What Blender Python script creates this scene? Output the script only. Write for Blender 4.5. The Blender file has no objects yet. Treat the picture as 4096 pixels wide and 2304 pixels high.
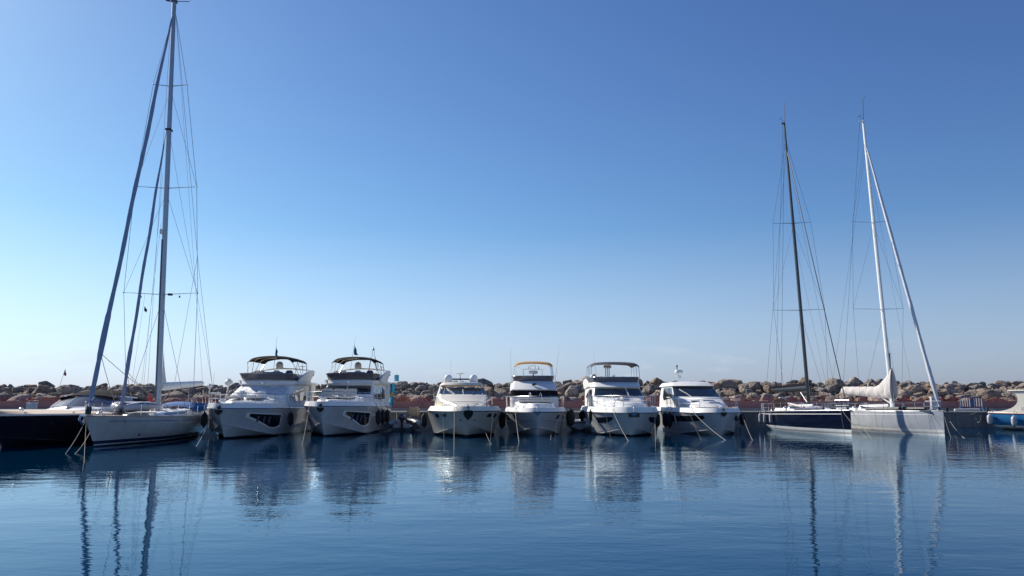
import bpy, bmesh, math, random
from mathutils import Vector, Matrix, noise
random.seed(7)
PI = math.pi; R = math.radians
S = bpy.context.scene
col = S.collection

# ------------------------------------------------------------------ camera
CH = 2.1                      # eye height above the water
F = 3076.0                    # focal length in pixels of the 4096 px photo
PITCH = math.atan((1608 - 1152) / F)
cam = bpy.data.cameras.new('camera'); camo = bpy.data.objects.new('camera', cam); col.objects.link(camo)
camo.location = (0, 0, CH); camo.rotation_euler = (PI/2 + PITCH, 0, 0)
cam.sensor_width = 36; cam.lens = 36 * F / 4096; cam.clip_end = 12000; cam.clip_start = .1
S.camera = camo
S.render.resolution_x = 1024; S.render.resolution_y = 576

# ------------------------------------------------------------------ light
SUN_EL, SUN_AZ = R(33), R(-49.5)          # azimuth from +Y, negative = to the left
sdir = Vector((math.sin(SUN_AZ)*math.cos(SUN_EL), math.cos(SUN_AZ)*math.cos(SUN_EL), math.sin(SUN_EL)))
sl = bpy.data.lights.new('sun', 'SUN'); sl.energy = 5.0; sl.angle = R(.5); sl.color = (1, .93, .82)
so = bpy.data.objects.new('sun', sl); col.objects.link(so); so.rotation_euler = (-sdir).to_track_quat('-Z', 'Y').to_euler()
W = bpy.data.worlds.new('World'); S.world = W; W.use_nodes = True
nt = W.node_tree; nt.nodes.clear()
wo = nt.nodes.new('ShaderNodeOutputWorld'); bg = nt.nodes.new('ShaderNodeBackground'); sk = nt.nodes.new('ShaderNodeTexSky')
sk.sky_type = 'NISHITA'; sk.sun_disc = False; sk.sun_elevation = SUN_EL; sk.sun_rotation = SUN_AZ
sk.air_density = 1.0; sk.dust_density = 0.28; sk.ozone_density = 3.2; sk.altitude = 0
bg.inputs['Strength'].default_value = .11
# thin broken cloud low over the horizon
tc = nt.nodes.new('ShaderNodeTexCoord'); mp = nt.nodes.new('ShaderNodeMapping'); mp.inputs['Scale'].default_value = (9, 9, 34)
nz = nt.nodes.new('ShaderNodeTexNoise'); nz.inputs['Scale'].default_value = 1.2; nz.inputs['Detail'].default_value = 7; nz.inputs['Roughness'].default_value = .6
cr = nt.nodes.new('ShaderNodeValToRGB'); cr.color_ramp.elements[0].position = .58; cr.color_ramp.elements[1].position = .75
sx = nt.nodes.new('ShaderNodeSeparateXYZ'); hr = nt.nodes.new('ShaderNodeValToRGB')
e = hr.color_ramp.elements; e[0].position = 0.0; e[0].color = (.4, .4, .4, 1); e[1].position = .085; e[1].color = (0, 0, 0, 1)
m1 = e.new(.04); m1.color = (.5, .5, .5, 1)
mu = nt.nodes.new('ShaderNodeMath'); mu.operation = 'MULTIPLY'
mx = nt.nodes.new('ShaderNodeMixRGB'); mx.inputs['Color2'].default_value = (5.4, 5.8, 6.6, 1)
L_ = nt.links.new
L_(tc.outputs['Generated'], mp.inputs['Vector']); L_(mp.outputs[0], nz.inputs['Vector']); L_(nz.outputs['Fac'], cr.inputs[0])
L_(tc.outputs['Generated'], sx.inputs[0]); L_(sx.outputs['Z'], hr.inputs[0])
L_(cr.outputs[0], mu.inputs[0]); L_(hr.outputs[0], mu.inputs[1]); L_(mu.outputs[0], mx.inputs['Fac'])
# the phone camera's colour response to the sky: a steeper curve in red and green than in blue
sp_ = nt.nodes.new('ShaderNodeSeparateColor'); cb_ = nt.nodes.new('ShaderNodeCombineColor'); L_(sk.outputs[0], sp_.inputs[0])
for i_, (g_, a_) in enumerate(((1.2, .46), (1.22, .53), (1.0, .86))):
    pw = nt.nodes.new('ShaderNodeMath'); pw.operation = 'POWER'; pw.inputs[1].default_value = g_
    ml_ = nt.nodes.new('ShaderNodeMath'); ml_.operation = 'MULTIPLY'; ml_.inputs[1].default_value = a_
    L_(sp_.outputs[i_], pw.inputs[0]); L_(pw.outputs[0], ml_.inputs[0]); L_(ml_.outputs[0], cb_.inputs[i_])
tn = nt.nodes.new('ShaderNodeMixRGB'); tn.blend_type = 'MULTIPLY'; tn.inputs['Fac'].default_value = 1; tn.inputs['Color2'].default_value = (.54, .60, .88, 1); L_(sp_.outputs[2], tn.inputs['Color1'])
ha = nt.nodes.new('ShaderNodeValToRGB'); e = ha.color_ramp.elements; e[0].position = 0; e[0].color = (.8, .8, .8, 1); e[1].position = .22; e[1].color = (0, 0, 0, 1); L_(sx.outputs['Z'], ha.inputs[0])
hz_ = nt.nodes.new('ShaderNodeMixRGB'); L_(ha.outputs[0], hz_.inputs['Fac']); L_(cb_.outputs[0], hz_.inputs['Color1']); L_(tn.outputs[0], hz_.inputs['Color2'])
L_(hz_.outputs[0], mx.inputs['Color1']); L_(mx.outputs[0], bg.inputs['Color']); L_(bg.outputs[0], wo.inputs[0])
S.view_settings.view_transform = 'Standard'; S.view_settings.look = 'None'; S.view_settings.exposure = .26; S.view_settings.gamma = 1

# ------------------------------------------------------------------ pixel of the photo -> world
def ray(u, v):
    cx = (u - 2048)/F; cy = -(v - 1152)/F
    c, s = math.cos(PITCH), math.sin(PITCH)
    return Vector((cx, c - cy*s, s + cy*c))
def at(u, v, Y): d = ray(u, v); return Vector((0, 0, CH)) + d*(Y/d.y)
def gz(u, v, z=0): d = ray(u, v); return Vector((0, 0, CH)) + d*((z - CH)/d.z)

# ------------------------------------------------------------------ materials
def mat(name, c, rough=.5, metal=0, spec=.5, bump=0, bscale=8, var=0, vscale=3, coat=0, stretch=(1, 1, 1), c2=None, objrand=0):
    m = bpy.data.materials.new(name); m.use_nodes = True; n = m.node_tree.nodes; l = m.node_tree.links.new
    b = n['Principled BSDF']; b.inputs['Roughness'].default_value = rough; b.inputs['Metallic'].default_value = metal
    b.inputs['Specular IOR Level'].default_value = spec; b.inputs['Coat Weight'].default_value = coat
    b.inputs['Coat Roughness'].default_value = .16
    b.inputs['Base Color'].default_value = (*c, 1)
    tcn = n.new('ShaderNodeTexCoord'); mpn = n.new('ShaderNodeMapping'); mpn.inputs['Scale'].default_value = stretch
    l(tcn.outputs['Object'], mpn.inputs[0])
    if var or c2:
        t = n.new('ShaderNodeTexNoise'); t.inputs['Scale'].default_value = vscale; t.inputs['Detail'].default_value = 6; t.inputs['Roughness'].default_value = .6
        l(mpn.outputs[0], t.inputs['Vector'])
        r = n.new('ShaderNodeValToRGB'); r.color_ramp.elements[0].position = .35; r.color_ramp.elements[1].position = .7
        cc = c2 if c2 else tuple(x*(1-var) for x in c)
        r.color_ramp.elements[0].color = (*cc, 1); r.color_ramp.elements[1].color = (*c, 1)
        l(t.outputs['Fac'], r.inputs[0]); out = r.outputs[0]
        if objrand:
            oi = n.new('ShaderNodeObjectInfo'); mr = n.new('ShaderNodeMapRange'); mr.inputs['To Min'].default_value = 1-objrand; mr.inputs['To Max'].default_value = 1+objrand
            l(oi.outputs['Random'], mr.inputs['Value'])
            h = n.new('ShaderNodeHueSaturation'); l(mr.outputs[0], h.inputs['Value']); l(out, h.inputs['Color'])
            mr2 = n.new('ShaderNodeMapRange'); mr2.inputs['To Min'].default_value = .7; mr2.inputs['To Max'].default_value = 1.15
            ml = n.new('ShaderNodeMath'); ml.operation = 'FRACT'; ml2 = n.new('ShaderNodeMath'); ml2.operation = 'MULTIPLY'; ml2.inputs[1].default_value = 17.3
            l(oi.outputs['Random'], ml2.inputs[0]); l(ml2.outputs[0], ml.inputs[0]); l(ml.outputs[0], mr2.inputs['Value']); l(mr2.outputs[0], h.inputs['Saturation'])
            out = h.outputs[0]
        l(out, b.inputs['Base Color'])
    if bump:
        t2 = n.new('ShaderNodeTexNoise'); t2.inputs['Scale'].default_value = bscale; t2.inputs['Detail'].default_value = 8; t2.inputs['Roughness'].default_value = .65
        l(mpn.outputs[0], t2.inputs['Vector'])
        bp = n.new('ShaderNodeBump'); bp.inputs['Distance'].default_value = bump; bp.inputs['Strength'].default_value = 1
        l(t2.outputs['Fac'], bp.inputs['Height']); l(bp.outputs[0], b.inputs['Normal'])
    return m

def hull_mat(name, base, bands, rough=.18, coat=.4, grime=.2):
    """painted hull: bands = [(z below which this colour shows, colour), ...] rising; base above; faint grime"""
    m = bpy.data.materials.new(name); m.use_nodes = True; n = m.node_tree.nodes; l = m.node_tree.links.new
    b = n['Principled BSDF']; b.inputs['Roughness'].default_value = rough; b.inputs['Coat Weight'].default_value = coat; b.inputs['Coat Roughness'].default_value = .05
    t = n.new('ShaderNodeTexCoord'); s = n.new('ShaderNodeSeparateXYZ'); l(t.outputs['Object'], s.inputs[0])
    mr = n.new('ShaderNodeMapRange'); mr.inputs['From Min'].default_value = -1; mr.inputs['From Max'].default_value = 1; l(s.outputs['Z'], mr.inputs['Value'])
    r = n.new('ShaderNodeValToRGB'); r.color_ramp.interpolation = 'CONSTANT'
    e = r.color_ramp.elements; prev = 0.0
    e[0].position = 0; e[0].color = (*bands[0][1], 1)
    seq = [(z, (bands[i+1][1] if i+1 < len(bands) else base)) for i, (z, c) in enumerate(bands)]
    e[1].position = (seq[0][0]+1)/2; e[1].color = (*seq[0][1], 1)
    for z, c in seq[1:]:
        q = e.new((z+1)/2); q.color = (*c, 1)
    l(mr.outputs[0], r.inputs[0])
    nz = n.new('ShaderNodeTexNoise'); nz.inputs['Scale'].default_value = 1.6; nz.inputs['Detail'].default_value = 8; nz.inputs['Roughness'].default_value = .7
    mp = n.new('ShaderNodeMapping'); mp.inputs['Scale'].default_value = (1, 1, .45); l(t.outputs['Object'], mp.inputs[0]); l(mp.outputs[0], nz.inputs['Vector'])
    rr = n.new('ShaderNodeMapRange'); rr.inputs['From Min'].default_value = .35; rr.inputs['From Max'].default_value = .7; rr.inputs['To Min'].default_value = 1-grime; rr.inputs['To Max'].default_value = 1
    l(nz.outputs['Fac'], rr.inputs['Value'])
    h = n.new('ShaderNodeHueSaturation'); l(r.outputs[0], h.inputs['Color']); l(rr.outputs[0], h.inputs['Value']); l(h.outputs[0], b.inputs['Base Color'])
    return m

M = {}
M['gel'] = mat('white_gelcoat', (.80, .80, .78), .5, coat=0, spec=.35, var=.07, vscale=1.3)
M['cream'] = mat('cream_gelcoat', (.76, .72, .62), .5, coat=0, spec=.35, var=.07, vscale=1.3)
M['nonskid'] = mat('nonskid_deck', (.68, .68, .66), .6, var=.1, vscale=5)
M['glass'] = mat('tinted_glass', (.012, .016, .024), .04, spec=.8)
M['smoke'] = mat('smoked_acrylic', (.11, .10, .115), .1, spec=.6)
M['steel'] = mat('polished_steel', (.62, .63, .65), .22, metal=1)
M['alu'] = mat('anodised_aluminium', (.42, .43, .46), .38, metal=.7, var=.1)
M['whitemast'] = mat('white_mast_paint', (.78, .78, .77), .3)
M['carbon'] = mat('carbon_mast', (.016, .018, .024), .3, coat=.3)
M['black'] = mat('black_canvas', (.014, .014, .019), .95, bump=.01, bscale=6, spec=.06)
M['dark'] = mat('dark_rubber', (.014, .014, .017), .55)
M['navytrim'] = mat('navy_trim', (.02, .03, .08), .4)
M['greycanvas'] = mat('grey_canvas', (.12, .125, .16), .9, bump=.02, bscale=4, var=.2, spec=.15)
M['orange'] = mat('tan_orange_canvas', (.62, .33, .1), .8, bump=.01, var=.15)
M['tan'] = mat('beige_canvas', (.62, .48, .32), .85, bump=.03, bscale=3, var=.15)
M['cush'] = mat('cream_cushion', (.66, .62, .55), .8, bump=.01, bscale=10)
M['teak'] = mat('teak_deck', (.50, .36, .22), .6, var=.2, vscale=8, stretch=(8, .6, 1))
M['teakpale'] = mat('pale_weathered_teak', (.55, .42, .30), .6, var=.18, vscale=8, stretch=(8, .6, 1))
M['bluecanvas'] = mat('blue_canvas', (.01, .12, .36), .85, bump=.03, bscale=5)
M['cyan'] = mat('turquoise_cloth', (.02, .22, .30), .7)
M['sky_cloth'] = mat('light_blue_cloth', (.06, .45, .62), .7)
M['gold'] = mat('gold_cloth', (.75, .45, .03), .7)
M['red'] = mat('red_cloth', (.5, .03, .03), .7)
M['sailgrey'] = mat('grey_blue_sail_cover', (.30, .35, .46), .85, bump=.03, bscale=2.5, var=.2)
M['sailwhite'] = mat('white_sail_cloth', (.70, .69, .70), .7, bump=.03, bscale=2.5, var=.12)
M['sailcover'] = mat('off_white_sail_cover', (.66, .61, .58), .8, bump=.05, bscale=2.2, var=.1)
M['rope'] = mat('pale_rope', (.30, .28, .24), .9)
M['ropedark'] = mat('dark_rope', (.06, .06, .07), .9)
M['wire'] = mat('rigging_wire', (.14, .15, .18), .45, metal=.3)
M['fgrey'] = mat('grey_fender_vinyl', (.48, .47, .50), .45, var=.12)
M['fwhite'] = mat('white_fender_vinyl', (.66, .63, .60), .4, var=.12)
M['fblack'] = mat('black_fender_cover', (.012, .013, .018), .8, bump=.01)
M['antifoul'] = mat('dark_antifouling', (.02, .022, .03), .6)
M['cover'] = mat('silver_windscreen_cover', (.80, .82, .84), .6, bump=.16, bscale=2.0, var=.35, vscale=2.2)
M['hyp'] = mat('grey_inflatable_fabric', (.50, .51, .54), .5, var=.1)
M['pvcdark'] = mat('dark_inflatable_fabric', (.03, .035, .05), .45)
M['eng'] = mat('grey_engine_paint', (.06, .07, .10), .25, coat=.5)
M['box'] = mat('grey_cabinet_paint', (.50, .52, .54), .5, var=.12)
M['brownc'] = mat('brown_canvas', (.17, .10, .075), .8, bump=.01)
M['redtrim'] = mat('red_brown_trim', (.22, .04, .03), .4)
M['bluepaint'] = mat('blue_gate_paint', (.03, .08, .22), .5)
M['mahog'] = mat('bleached_plastic', (.60, .58, .54), .5)

# ------------------------------------------------------------------ mesh helper
class MB:
    def __init__(s): s.v = []; s.f = []
    def add(s, vs, fs):
        o = len(s.v); s.v += [Vector(p) for p in vs]; s.f += [tuple(o+i for i in f) for f in fs]; return s
    def box(s, c, d, rot=None, taper=1):
        vs = []
        for z in (-1, 1):
            k = taper if z > 0 else 1
            for x, y in ((-1, -1), (1, -1), (1, 1), (-1, 1)): vs.append(Vector((x*d[0]/2*k, y*d[1]/2*k, z*d[2]/2)))
        if rot: vs = [rot @ p for p in vs]
        return s.add([p + Vector(c) for p in vs], [(3, 2, 1, 0), (4, 5, 6, 7), (0, 1, 5, 4), (1, 2, 6, 5), (2, 3, 7, 6), (3, 0, 4, 7)])
    def tube(s, pts, r, n=6, r1=None, sq=1.0, cap=True):
        pts = [Vector(p) for p in pts]; N = len(pts); rings = []; up = None
        for i, p in enumerate(pts):
            d = (pts[min(i+1, N-1)] - pts[max(i-1, 0)])
            if d.length < 1e-9: d = Vector((0, 0, 1))
            d.normalize()
            if up is None:
                up = Vector((0, 1, 0)) if abs(d.z) > .7 else Vector((0, 0, 1))
            a = d.cross(up).normalized(); b = a.cross(d).normalized(); up = b
            rr = r[i] if isinstance(r, (list, tuple)) else (r + ((r1 - r)*i/(N-1) if r1 is not None else 0))
            rings.append([p + a*math.cos(2*PI*k/n)*rr + b*math.sin(2*PI*k/n)*rr*sq for k in range(n)])
        vs = [q for rg in rings for q in rg]; fs = []
        for i in range(N-1):
            for k in range(n): fs.append((i*n+k, i*n+(k+1) % n, (i+1)*n+(k+1) % n, (i+1)*n+k))
        if cap: fs.append(tuple(range(n))[::-1]); fs.append(tuple((N-1)*n+k for k in range(n)))
        return s.add(vs, fs)
    def lathe(s, prof, c=(0, 0, 0), n=20, axis=None):
        vs = []; fs = []
        for r, z in prof:
            for k in range(n): vs.append(Vector((r*math.cos(2*PI*k/n), r*math.sin(2*PI*k/n), z)))
        for i in range(len(prof)-1):
            for k in range(n): fs.append((i*n+k, i*n+(k+1) % n, (i+1)*n+(k+1) % n, (i+1)*n+k))
        if prof[0][0] > 1e-4: fs.append(tuple(range(n))[::-1])
        if prof[-1][0] > 1e-4: fs.append(tuple((len(prof)-1)*n+k for k in range(n)))
        if axis: vs = [axis @ p for p in vs]
        return s.add([p + Vector(c) for p in vs], fs)
    def grid(s, fn, us, vs_):
        vs = [Vector(fn(u, v)) for u in us for v in vs_]; m = len(vs_); fs = []
        for i in range(len(us)-1):
            for j in range(m-1): fs.append((i*m+j, i*m+j+1, (i+1)*m+j+1, (i+1)*m+j))
        return s.add(vs, fs)
    def slab(s, fn, us, vs_, th):
        """closed sheet of thickness th (a vector or a number along z)"""
        t = th if isinstance(th, Vector) else Vector((0, 0, th))
        m = len(vs_); A = [Vector(fn(u, v)) for u in us for v in vs_]; B = [p + t for p in A]; n = len(A); fs = []
        for i in range(len(us)-1):
            for j in range(m-1):
                q = (i*m+j, i*m+j+1, (i+1)*m+j+1, (i+1)*m+j); fs.append(q); fs.append(tuple(n+k for k in q[::-1]))
        U = len(us)
        for i in range(U-1):
            for j in (0, m-1): a, b = i*m+j, (i+1)*m+j; fs.append((a, b, n+b, n+a))
        for j in range(m-1):
            for i in (0, U-1): a, b = i*m+j, i*m+j+1; fs.append((a, b, n+b, n+a))
        return s.add(A+B, fs)
    def prism(s, poly, d):
        """poly: 3-D points; extruded by vector d"""
        A = [Vector(p) for p in poly]; n = len(A); d = Vector(d)
        return s.add(A+[p+d for p in A], [tuple(range(n))[::-1], tuple(range(n, 2*n))] + [(i, (i+1) % n, n+(i+1) % n, n+i) for i in range(n)])
    def ball(s, c, r, nu=12, nv=8):
        rx, ry, rz = r if isinstance(r, (tuple, list)) else (r, r, r); c = Vector(c)
        vs = []; fs = []
        for j in range(nv+1):
            a = -PI/2 + PI*j/nv
            for k in range(nu): b = 2*PI*k/nu; vs.append(c + Vector((rx*math.cos(a)*math.cos(b), ry*math.cos(a)*math.sin(b), rz*math.sin(a))))
        for j in range(nv):
            for k in range(nu): fs.append((j*nu+k, j*nu+(k+1) % nu, (j+1)*nu+(k+1) % nu, (j+1)*nu+k))
        return s.add(vs, fs)
    def build(s, name, m, parent=None, smooth=True, ang=38, bevel=0):
        me = bpy.data.meshes.new(name); bm = bmesh.new()
        vv = [bm.verts.new(p) for p in s.v]
        for f in s.f:
            try: bm.faces.new([vv[i] for i in f])
            except ValueError: pass
        bmesh.ops.remove_doubles(bm, verts=bm.verts, dist=.0006)
        bmesh.ops.recalc_face_normals(bm, faces=bm.faces)
        if bevel:
            bmesh.ops.bevel(bm, geom=[e for e in bm.edges if len(e.link_faces) == 2 and e.calc_face_angle(0) > R(50)], offset=bevel, segments=3, affect='EDGES', clamp_overlap=True)
        bmesh.ops.recalc_face_normals(bm, faces=bm.faces)
        if smooth:
            for f in bm.faces: f.smooth = True
            for e in bm.edges: e.smooth = len(e.link_faces) != 2 or e.calc_face_angle(0) < R(ang)
        bm.to_mesh(me); bm.free(); me.materials.append(m)
        o = bpy.data.objects.new(name, me); col.objects.link(o)
        if parent: o.parent = parent
        return o

def tag(o, label, cat=None, group=None, kind=None):
    if label: o['label'] = label
    if cat: o['category'] = cat
    if group: o['group'] = group
    if kind: o['kind'] = kind
    return o
def empty(name, loc, rz=0, label=None, cat=None, group=None):
    o = bpy.data.objects.new(name, None); col.objects.link(o); o.location = loc; o.rotation_euler = (0, 0, rz); o.empty_display_size = .2
    return tag(o, label, cat, group)
def toworld(o, p): return Matrix.Rotation(o.rotation_euler.z, 4, 'Z') @ Vector(p) + Vector(o.location)
def lin(a, b, n): return [a + (b-a)*i/n for i in range(n+1)]
def lerp(a, b, t): return a + (b-a)*t
def sag(a, b, s=.1, n=10):
    a, b = Vector(a), Vector(b); return [a.lerp(b, i/n) - Vector((0, 0, s*4*(i/n)*(1-i/n))) for i in range(n+1)]
def arc(a, m, b, n=10):      # smooth curve through three points
    a, m, b = Vector(a), Vector(m), Vector(b); c = m*2 - (a+b)/2
    return [a*(1-t)**2 + c*2*t*(1-t) + b*t*t for t in lin(0, 1, n)]

# ------------------------------------------------------------------ setting: water
def water():
    m = bpy.data.materials.new('sea_water'); m.use_nodes = True; n = m.node_tree.nodes; l = m.node_tree.links.new
    b = n['Principled BSDF']; b.inputs['Base Color'].default_value = (.0, .016, .036, 1); b.inputs['Roughness'].default_value = .0; b.inputs['IOR'].default_value = 1.26
    t = n.new('ShaderNodeTexCoord')
    def nzn(sc, st, det, rot=0):
        mp = n.new('ShaderNodeMapping'); mp.inputs['Scale'].default_value = st; mp.inputs['Rotation'].default_value = (0, 0, rot); l(t.outputs['Object'], mp.inputs[0])
        k = n.new('ShaderNodeTexNoise'); k.inputs['Scale'].default_value = sc; k.inputs['Detail'].default_value = det; k.inputs['Roughness'].default_value = .5; l(mp.outputs[0], k.inputs['Vector']); return k.outputs['Fac']
    a = nzn(.55, (.55, 1.0, 1), 2, R(8)); c = nzn(2.1, (.6, 1.0, 1), 3, R(-6)); d = nzn(.05, (.5, 1, 1), 3)
    rmp = n.new('ShaderNodeMapRange'); rmp.inputs['From Min'].default_value = .35; rmp.inputs['From Max'].default_value = .65; rmp.inputs['To Min'].default_value = .45; rmp.inputs['To Max'].default_value = 1.25; l(d, rmp.inputs['Value'])
    s1 = n.new('ShaderNodeMath'); s1.operation = 'MULTIPLY'; s1.inputs[1].default_value = .021; l(a, s1.inputs[0])
    s2 = n.new('ShaderNodeMath'); s2.operation = 'MULTIPLY'; s2.inputs[1].default_value = .0075; l(c, s2.inputs[0])
    fi = nzn(7.0, (.5, 1.0, 1), 2, R(4)); s3 = n.new('ShaderNodeMath'); s3.operation = 'MULTIPLY_ADD'; s3.inputs[1].default_value = .0032; l(fi, s3.inputs[0]); l(s2.outputs[0], s3.inputs[2])
    ad = n.new('ShaderNodeMath'); ad.operation = 'ADD'; l(s1.outputs[0], ad.inputs[0]); l(s3.outputs[0], ad.inputs[1])
    ml = n.new('ShaderNodeMath'); ml.operation = 'MULTIPLY'; l(ad.outputs[0], ml.inputs[0]); l(rmp.outputs[0], ml.inputs[1])
    bp = n.new('ShaderNodeBump'); bp.inputs['Distance'].default_value = 1; bp.inputs['Strength'].default_value = 1; l(ml.outputs[0], bp.inputs['Height']); fr_ = n.new('ShaderNodeFresnel'); fr_.inputs['IOR'].default_value = 1.31; gl = n.new('ShaderNodeBsdfGlossy'); gl.inputs['Roughness'].default_value = 0; gl.inputs['Color'].default_value = (.73, .89, 1, 1)
    df = n.new('ShaderNodeBsdfDiffuse'); df.inputs['Color'].default_value = (0, .024, .062, 1); mxs = n.new('ShaderNodeMixShader')
    for q_n in (fr_, gl, df): l(bp.outputs[0], q_n.inputs['Normal'])
    l(fr_.outputs[0], mxs.inputs[0]); l(df.outputs[0], mxs.inputs[1]); l(gl.outputs[0], mxs.inputs[2]); l(mxs.outputs[0], n['Material Output'].inputs[0]); n.remove(b)
    o = MB().add([(-3000, -600, 0), (3000, -600, 0), (3000, 5000, 0), (-3000, 5000, 0)], [(0, 1, 2, 3)]).build('water', m)
    tag(o, None, kind='structure')
water()

# ------------------------------------------------------------------ setting: quay, kerb
QY = 65.0; QZ = 1.32
M['conc'] = mat('weathered_concrete', (.36, .34, .32), .85, bump=.03, bscale=3, var=.3, vscale=1.2)
M['concwall'] = mat('wet_stained_concrete', (.20, .20, .20), .8, bump=.04, bscale=2, var=.6, vscale=.8, stretch=(1, 1, .4))
M['pink'] = mat('red_painted_wall', (.40, .195, .185), .85, bump=.01, var=.25, vscale=.6)
o = MB().box((0, QY+3.6, QZ-.06), (190, 7.3, .12)).build('quay_paving', M['conc']); tag(o, None, kind='structure')
mb = MB()
for i in range(32): mb.box((-95+3+6*i, QY+.22, QZ/2-.56), (5.96, .30, QZ+.98))
o = mb.build('quay_face', M['concwall']); tag(o, None, kind='structure')
o = MB().box((0, QY+4.1, QZ+.12), (190, .34, .25)).build('quay_kerb', M['conc']); tag(o, None, kind='structure')
wall = MB()
for i in range(24): wall.box((-96+4+8*i, QY+4.5, QZ+.40), (7.97, .3, .80))
o = wall.build('parapet_wall', M['pink']); tag(o, 'long low dusty red painted wall between the quay and the boulders', 'wall')
wc = MB().box((0, QY+4.5, QZ+.83), (190, .36, .06)).build('coping', M['pink'], o)

# orange safety net in front of the rocks
def net():
    m = bpy.data.materials.new('orange_net'); m.use_nodes = True; n = m.node_tree.nodes; l = m.node_tree.links.new
    b = n['Principled BSDF']; b.inputs['Base Color'].default_value = (.62, .10, .05, 1); b.inputs['Roughness'].default_value = .8
    tr = n.new('ShaderNodeBsdfTransparent'); mx = n.new('ShaderNodeMixShader')
    t = n.new('ShaderNodeTexCoord'); w = n.new('ShaderNodeTexNoise'); w.inputs['Scale'].default_value = 1.5; l(t.outputs['Object'], w.inputs['Vector'])
    r = n.new('ShaderNodeMapRange'); r.inputs['From Min'].default_value = .3; r.inputs['From Max'].default_value = .7; r.inputs['To Min'].default_value = .06; r.inputs['To Max'].default_value = .42
    l(w.outputs['Fac'], r.inputs['Value']); l(r.outputs[0], mx.inputs[0]); l(tr.outputs[0], mx.inputs[1]); l(b.outputs[0], mx.inputs[2]); l(mx.outputs[0], n['Material Output'].inputs[0])
    root = empty('safety_net_fence', (0, QY+4.95, QZ+.8), 0, 'sagging orange red safety net strung in front of the lowest boulders', 'net fence')
    for x0, x1 in ((-60, -14), (-12.5, 5), (6, 49)):
        k = int((x1-x0)*2)
        def fn(u, v, x0=x0): return (u, .12*math.sin(u*1.7)+.06*math.sin(u*5.1), v*(.42 + .16*noise.noise(Vector((u*.35, 3, 0))) + .08*noise.noise(Vector((u*1.6, 9, 0)))))
        MB().grid(fn, lin(x0, x1, k), lin(0, 1, 3)).build('net', m, root)
    for i in range(28):
        MB().tube([(-58+4*i, 0, 0), (-58+4*i+.04, 0, .75)], .02).build('fence_post', M['wire'], root)
net()

# ------------------------------------------------------------------ breakwater boulders
def boulder_mesh(i):
    """a block cut by random planes, then weathered"""
    rnd = random.Random(100+i); bm = bmesh.new(); bmesh.ops.create_icosphere(bm, subdivisions=5 if i < 8 else 4, radius=1)
    pl = []
    for k in range(rnd.randint(8, 12)):
        n = Vector((rnd.gauss(0, 1), rnd.gauss(0, 1), rnd.gauss(0, 1))).normalized(); pl.append((n, rnd.uniform(.50, .84)))
    off = Vector((i*7.3, 0, 0))
    for v in bm.verts:
        d = v.co.normalized(); r = 1.12
        for n, h in pl:
            c = d.dot(n)
            if c > .05: r = min(r, h/c)
        p = d*r
        r += noise.noise(p*1.5+off)*.04 + noise.noise(p*4+off)*.05 + noise.noise(p*10+off)*.03
        lay = abs((p.z*4.0 + noise.noise(p*1.5+off)*1.8) % 1 - .5); r -= lay*.055
        pit = noise.noise(p*3.1+off*2); r -= max(pit-.25, 0)*.35
        v.co = Vector((d.x*r, d.y*r*.9, d.z*r*.74))
    for f in bm.faces: f.smooth = True
    for e in bm.edges: e.smooth = len(e.link_faces) != 2 or e.calc_face_angle(0) < R(24)
    me = bpy.data.meshes.new('boulder'); bm.to_mesh(me); bm.free()
    me.materials.append(M['rock%d' % (i % 3)]); return me
def rock_mat(nm, c, c2):
    m = mat(nm, c, .9, bump=.4, bscale=3.5, c2=c2, vscale=2.6, objrand=.25); return m
M['rock0'] = rock_mat('tan_limestone', (.55, .43, .325), (.23, .175, .14))
M['rock1'] = rock_mat('grey_limestone', (.46, .39, .33), (.20, .165, .14))
M['rock2'] = rock_mat('ochre_limestone', (.55, .40, .28), (.24, .17, .125))
RM = [boulder_mesh(i) for i in range(24)]
zones = [(-29, 'black launch'), (-19.5, 'tall masted yacht'), (-13.5, 'silver cover yacht'), (-8, 'turquoise flag yacht'), (0, 'cream cruiser'), (6.5, 'orange awning yacht'),
         (13, 'grey awning yacht'), (19, 'hardtop cruiser'), (28, 'navy yacht'), (40, 'grey yacht'), (99, 'blue launch')]
rows = ['foot', 'lower', 'middle', 'upper', 'rear', 'crest']
def crest(x): return lerp(3.75, 4.22, min(max((x+50)/60, 0), 1)) + .25*noise.noise(Vector((x*.12, 0, 5)))
rk = []
for r_ in range(6):
    x = -53.0 + random.uniform(0, 1); 
    while x < 55:
        t = r_/5; w = (.8 if r_ == 5 else 1)*random.choice((random.uniform(.45, .65), random.uniform(.6, .85), random.uniform(.8, 1.08)))
        rk.append((x, QY+6.6+t*7.2+random.uniform(-.4, .4), lerp(1.85, crest(x)-.38, t)+random.uniform(-.16, .16), w, r_))
        x += w*1.5 + .02
rk.sort(key=lambda q: -q[3]+(5 if abs(q[0])/q[1] > .69 else 0))
named = {}
extra = MB()
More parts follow.
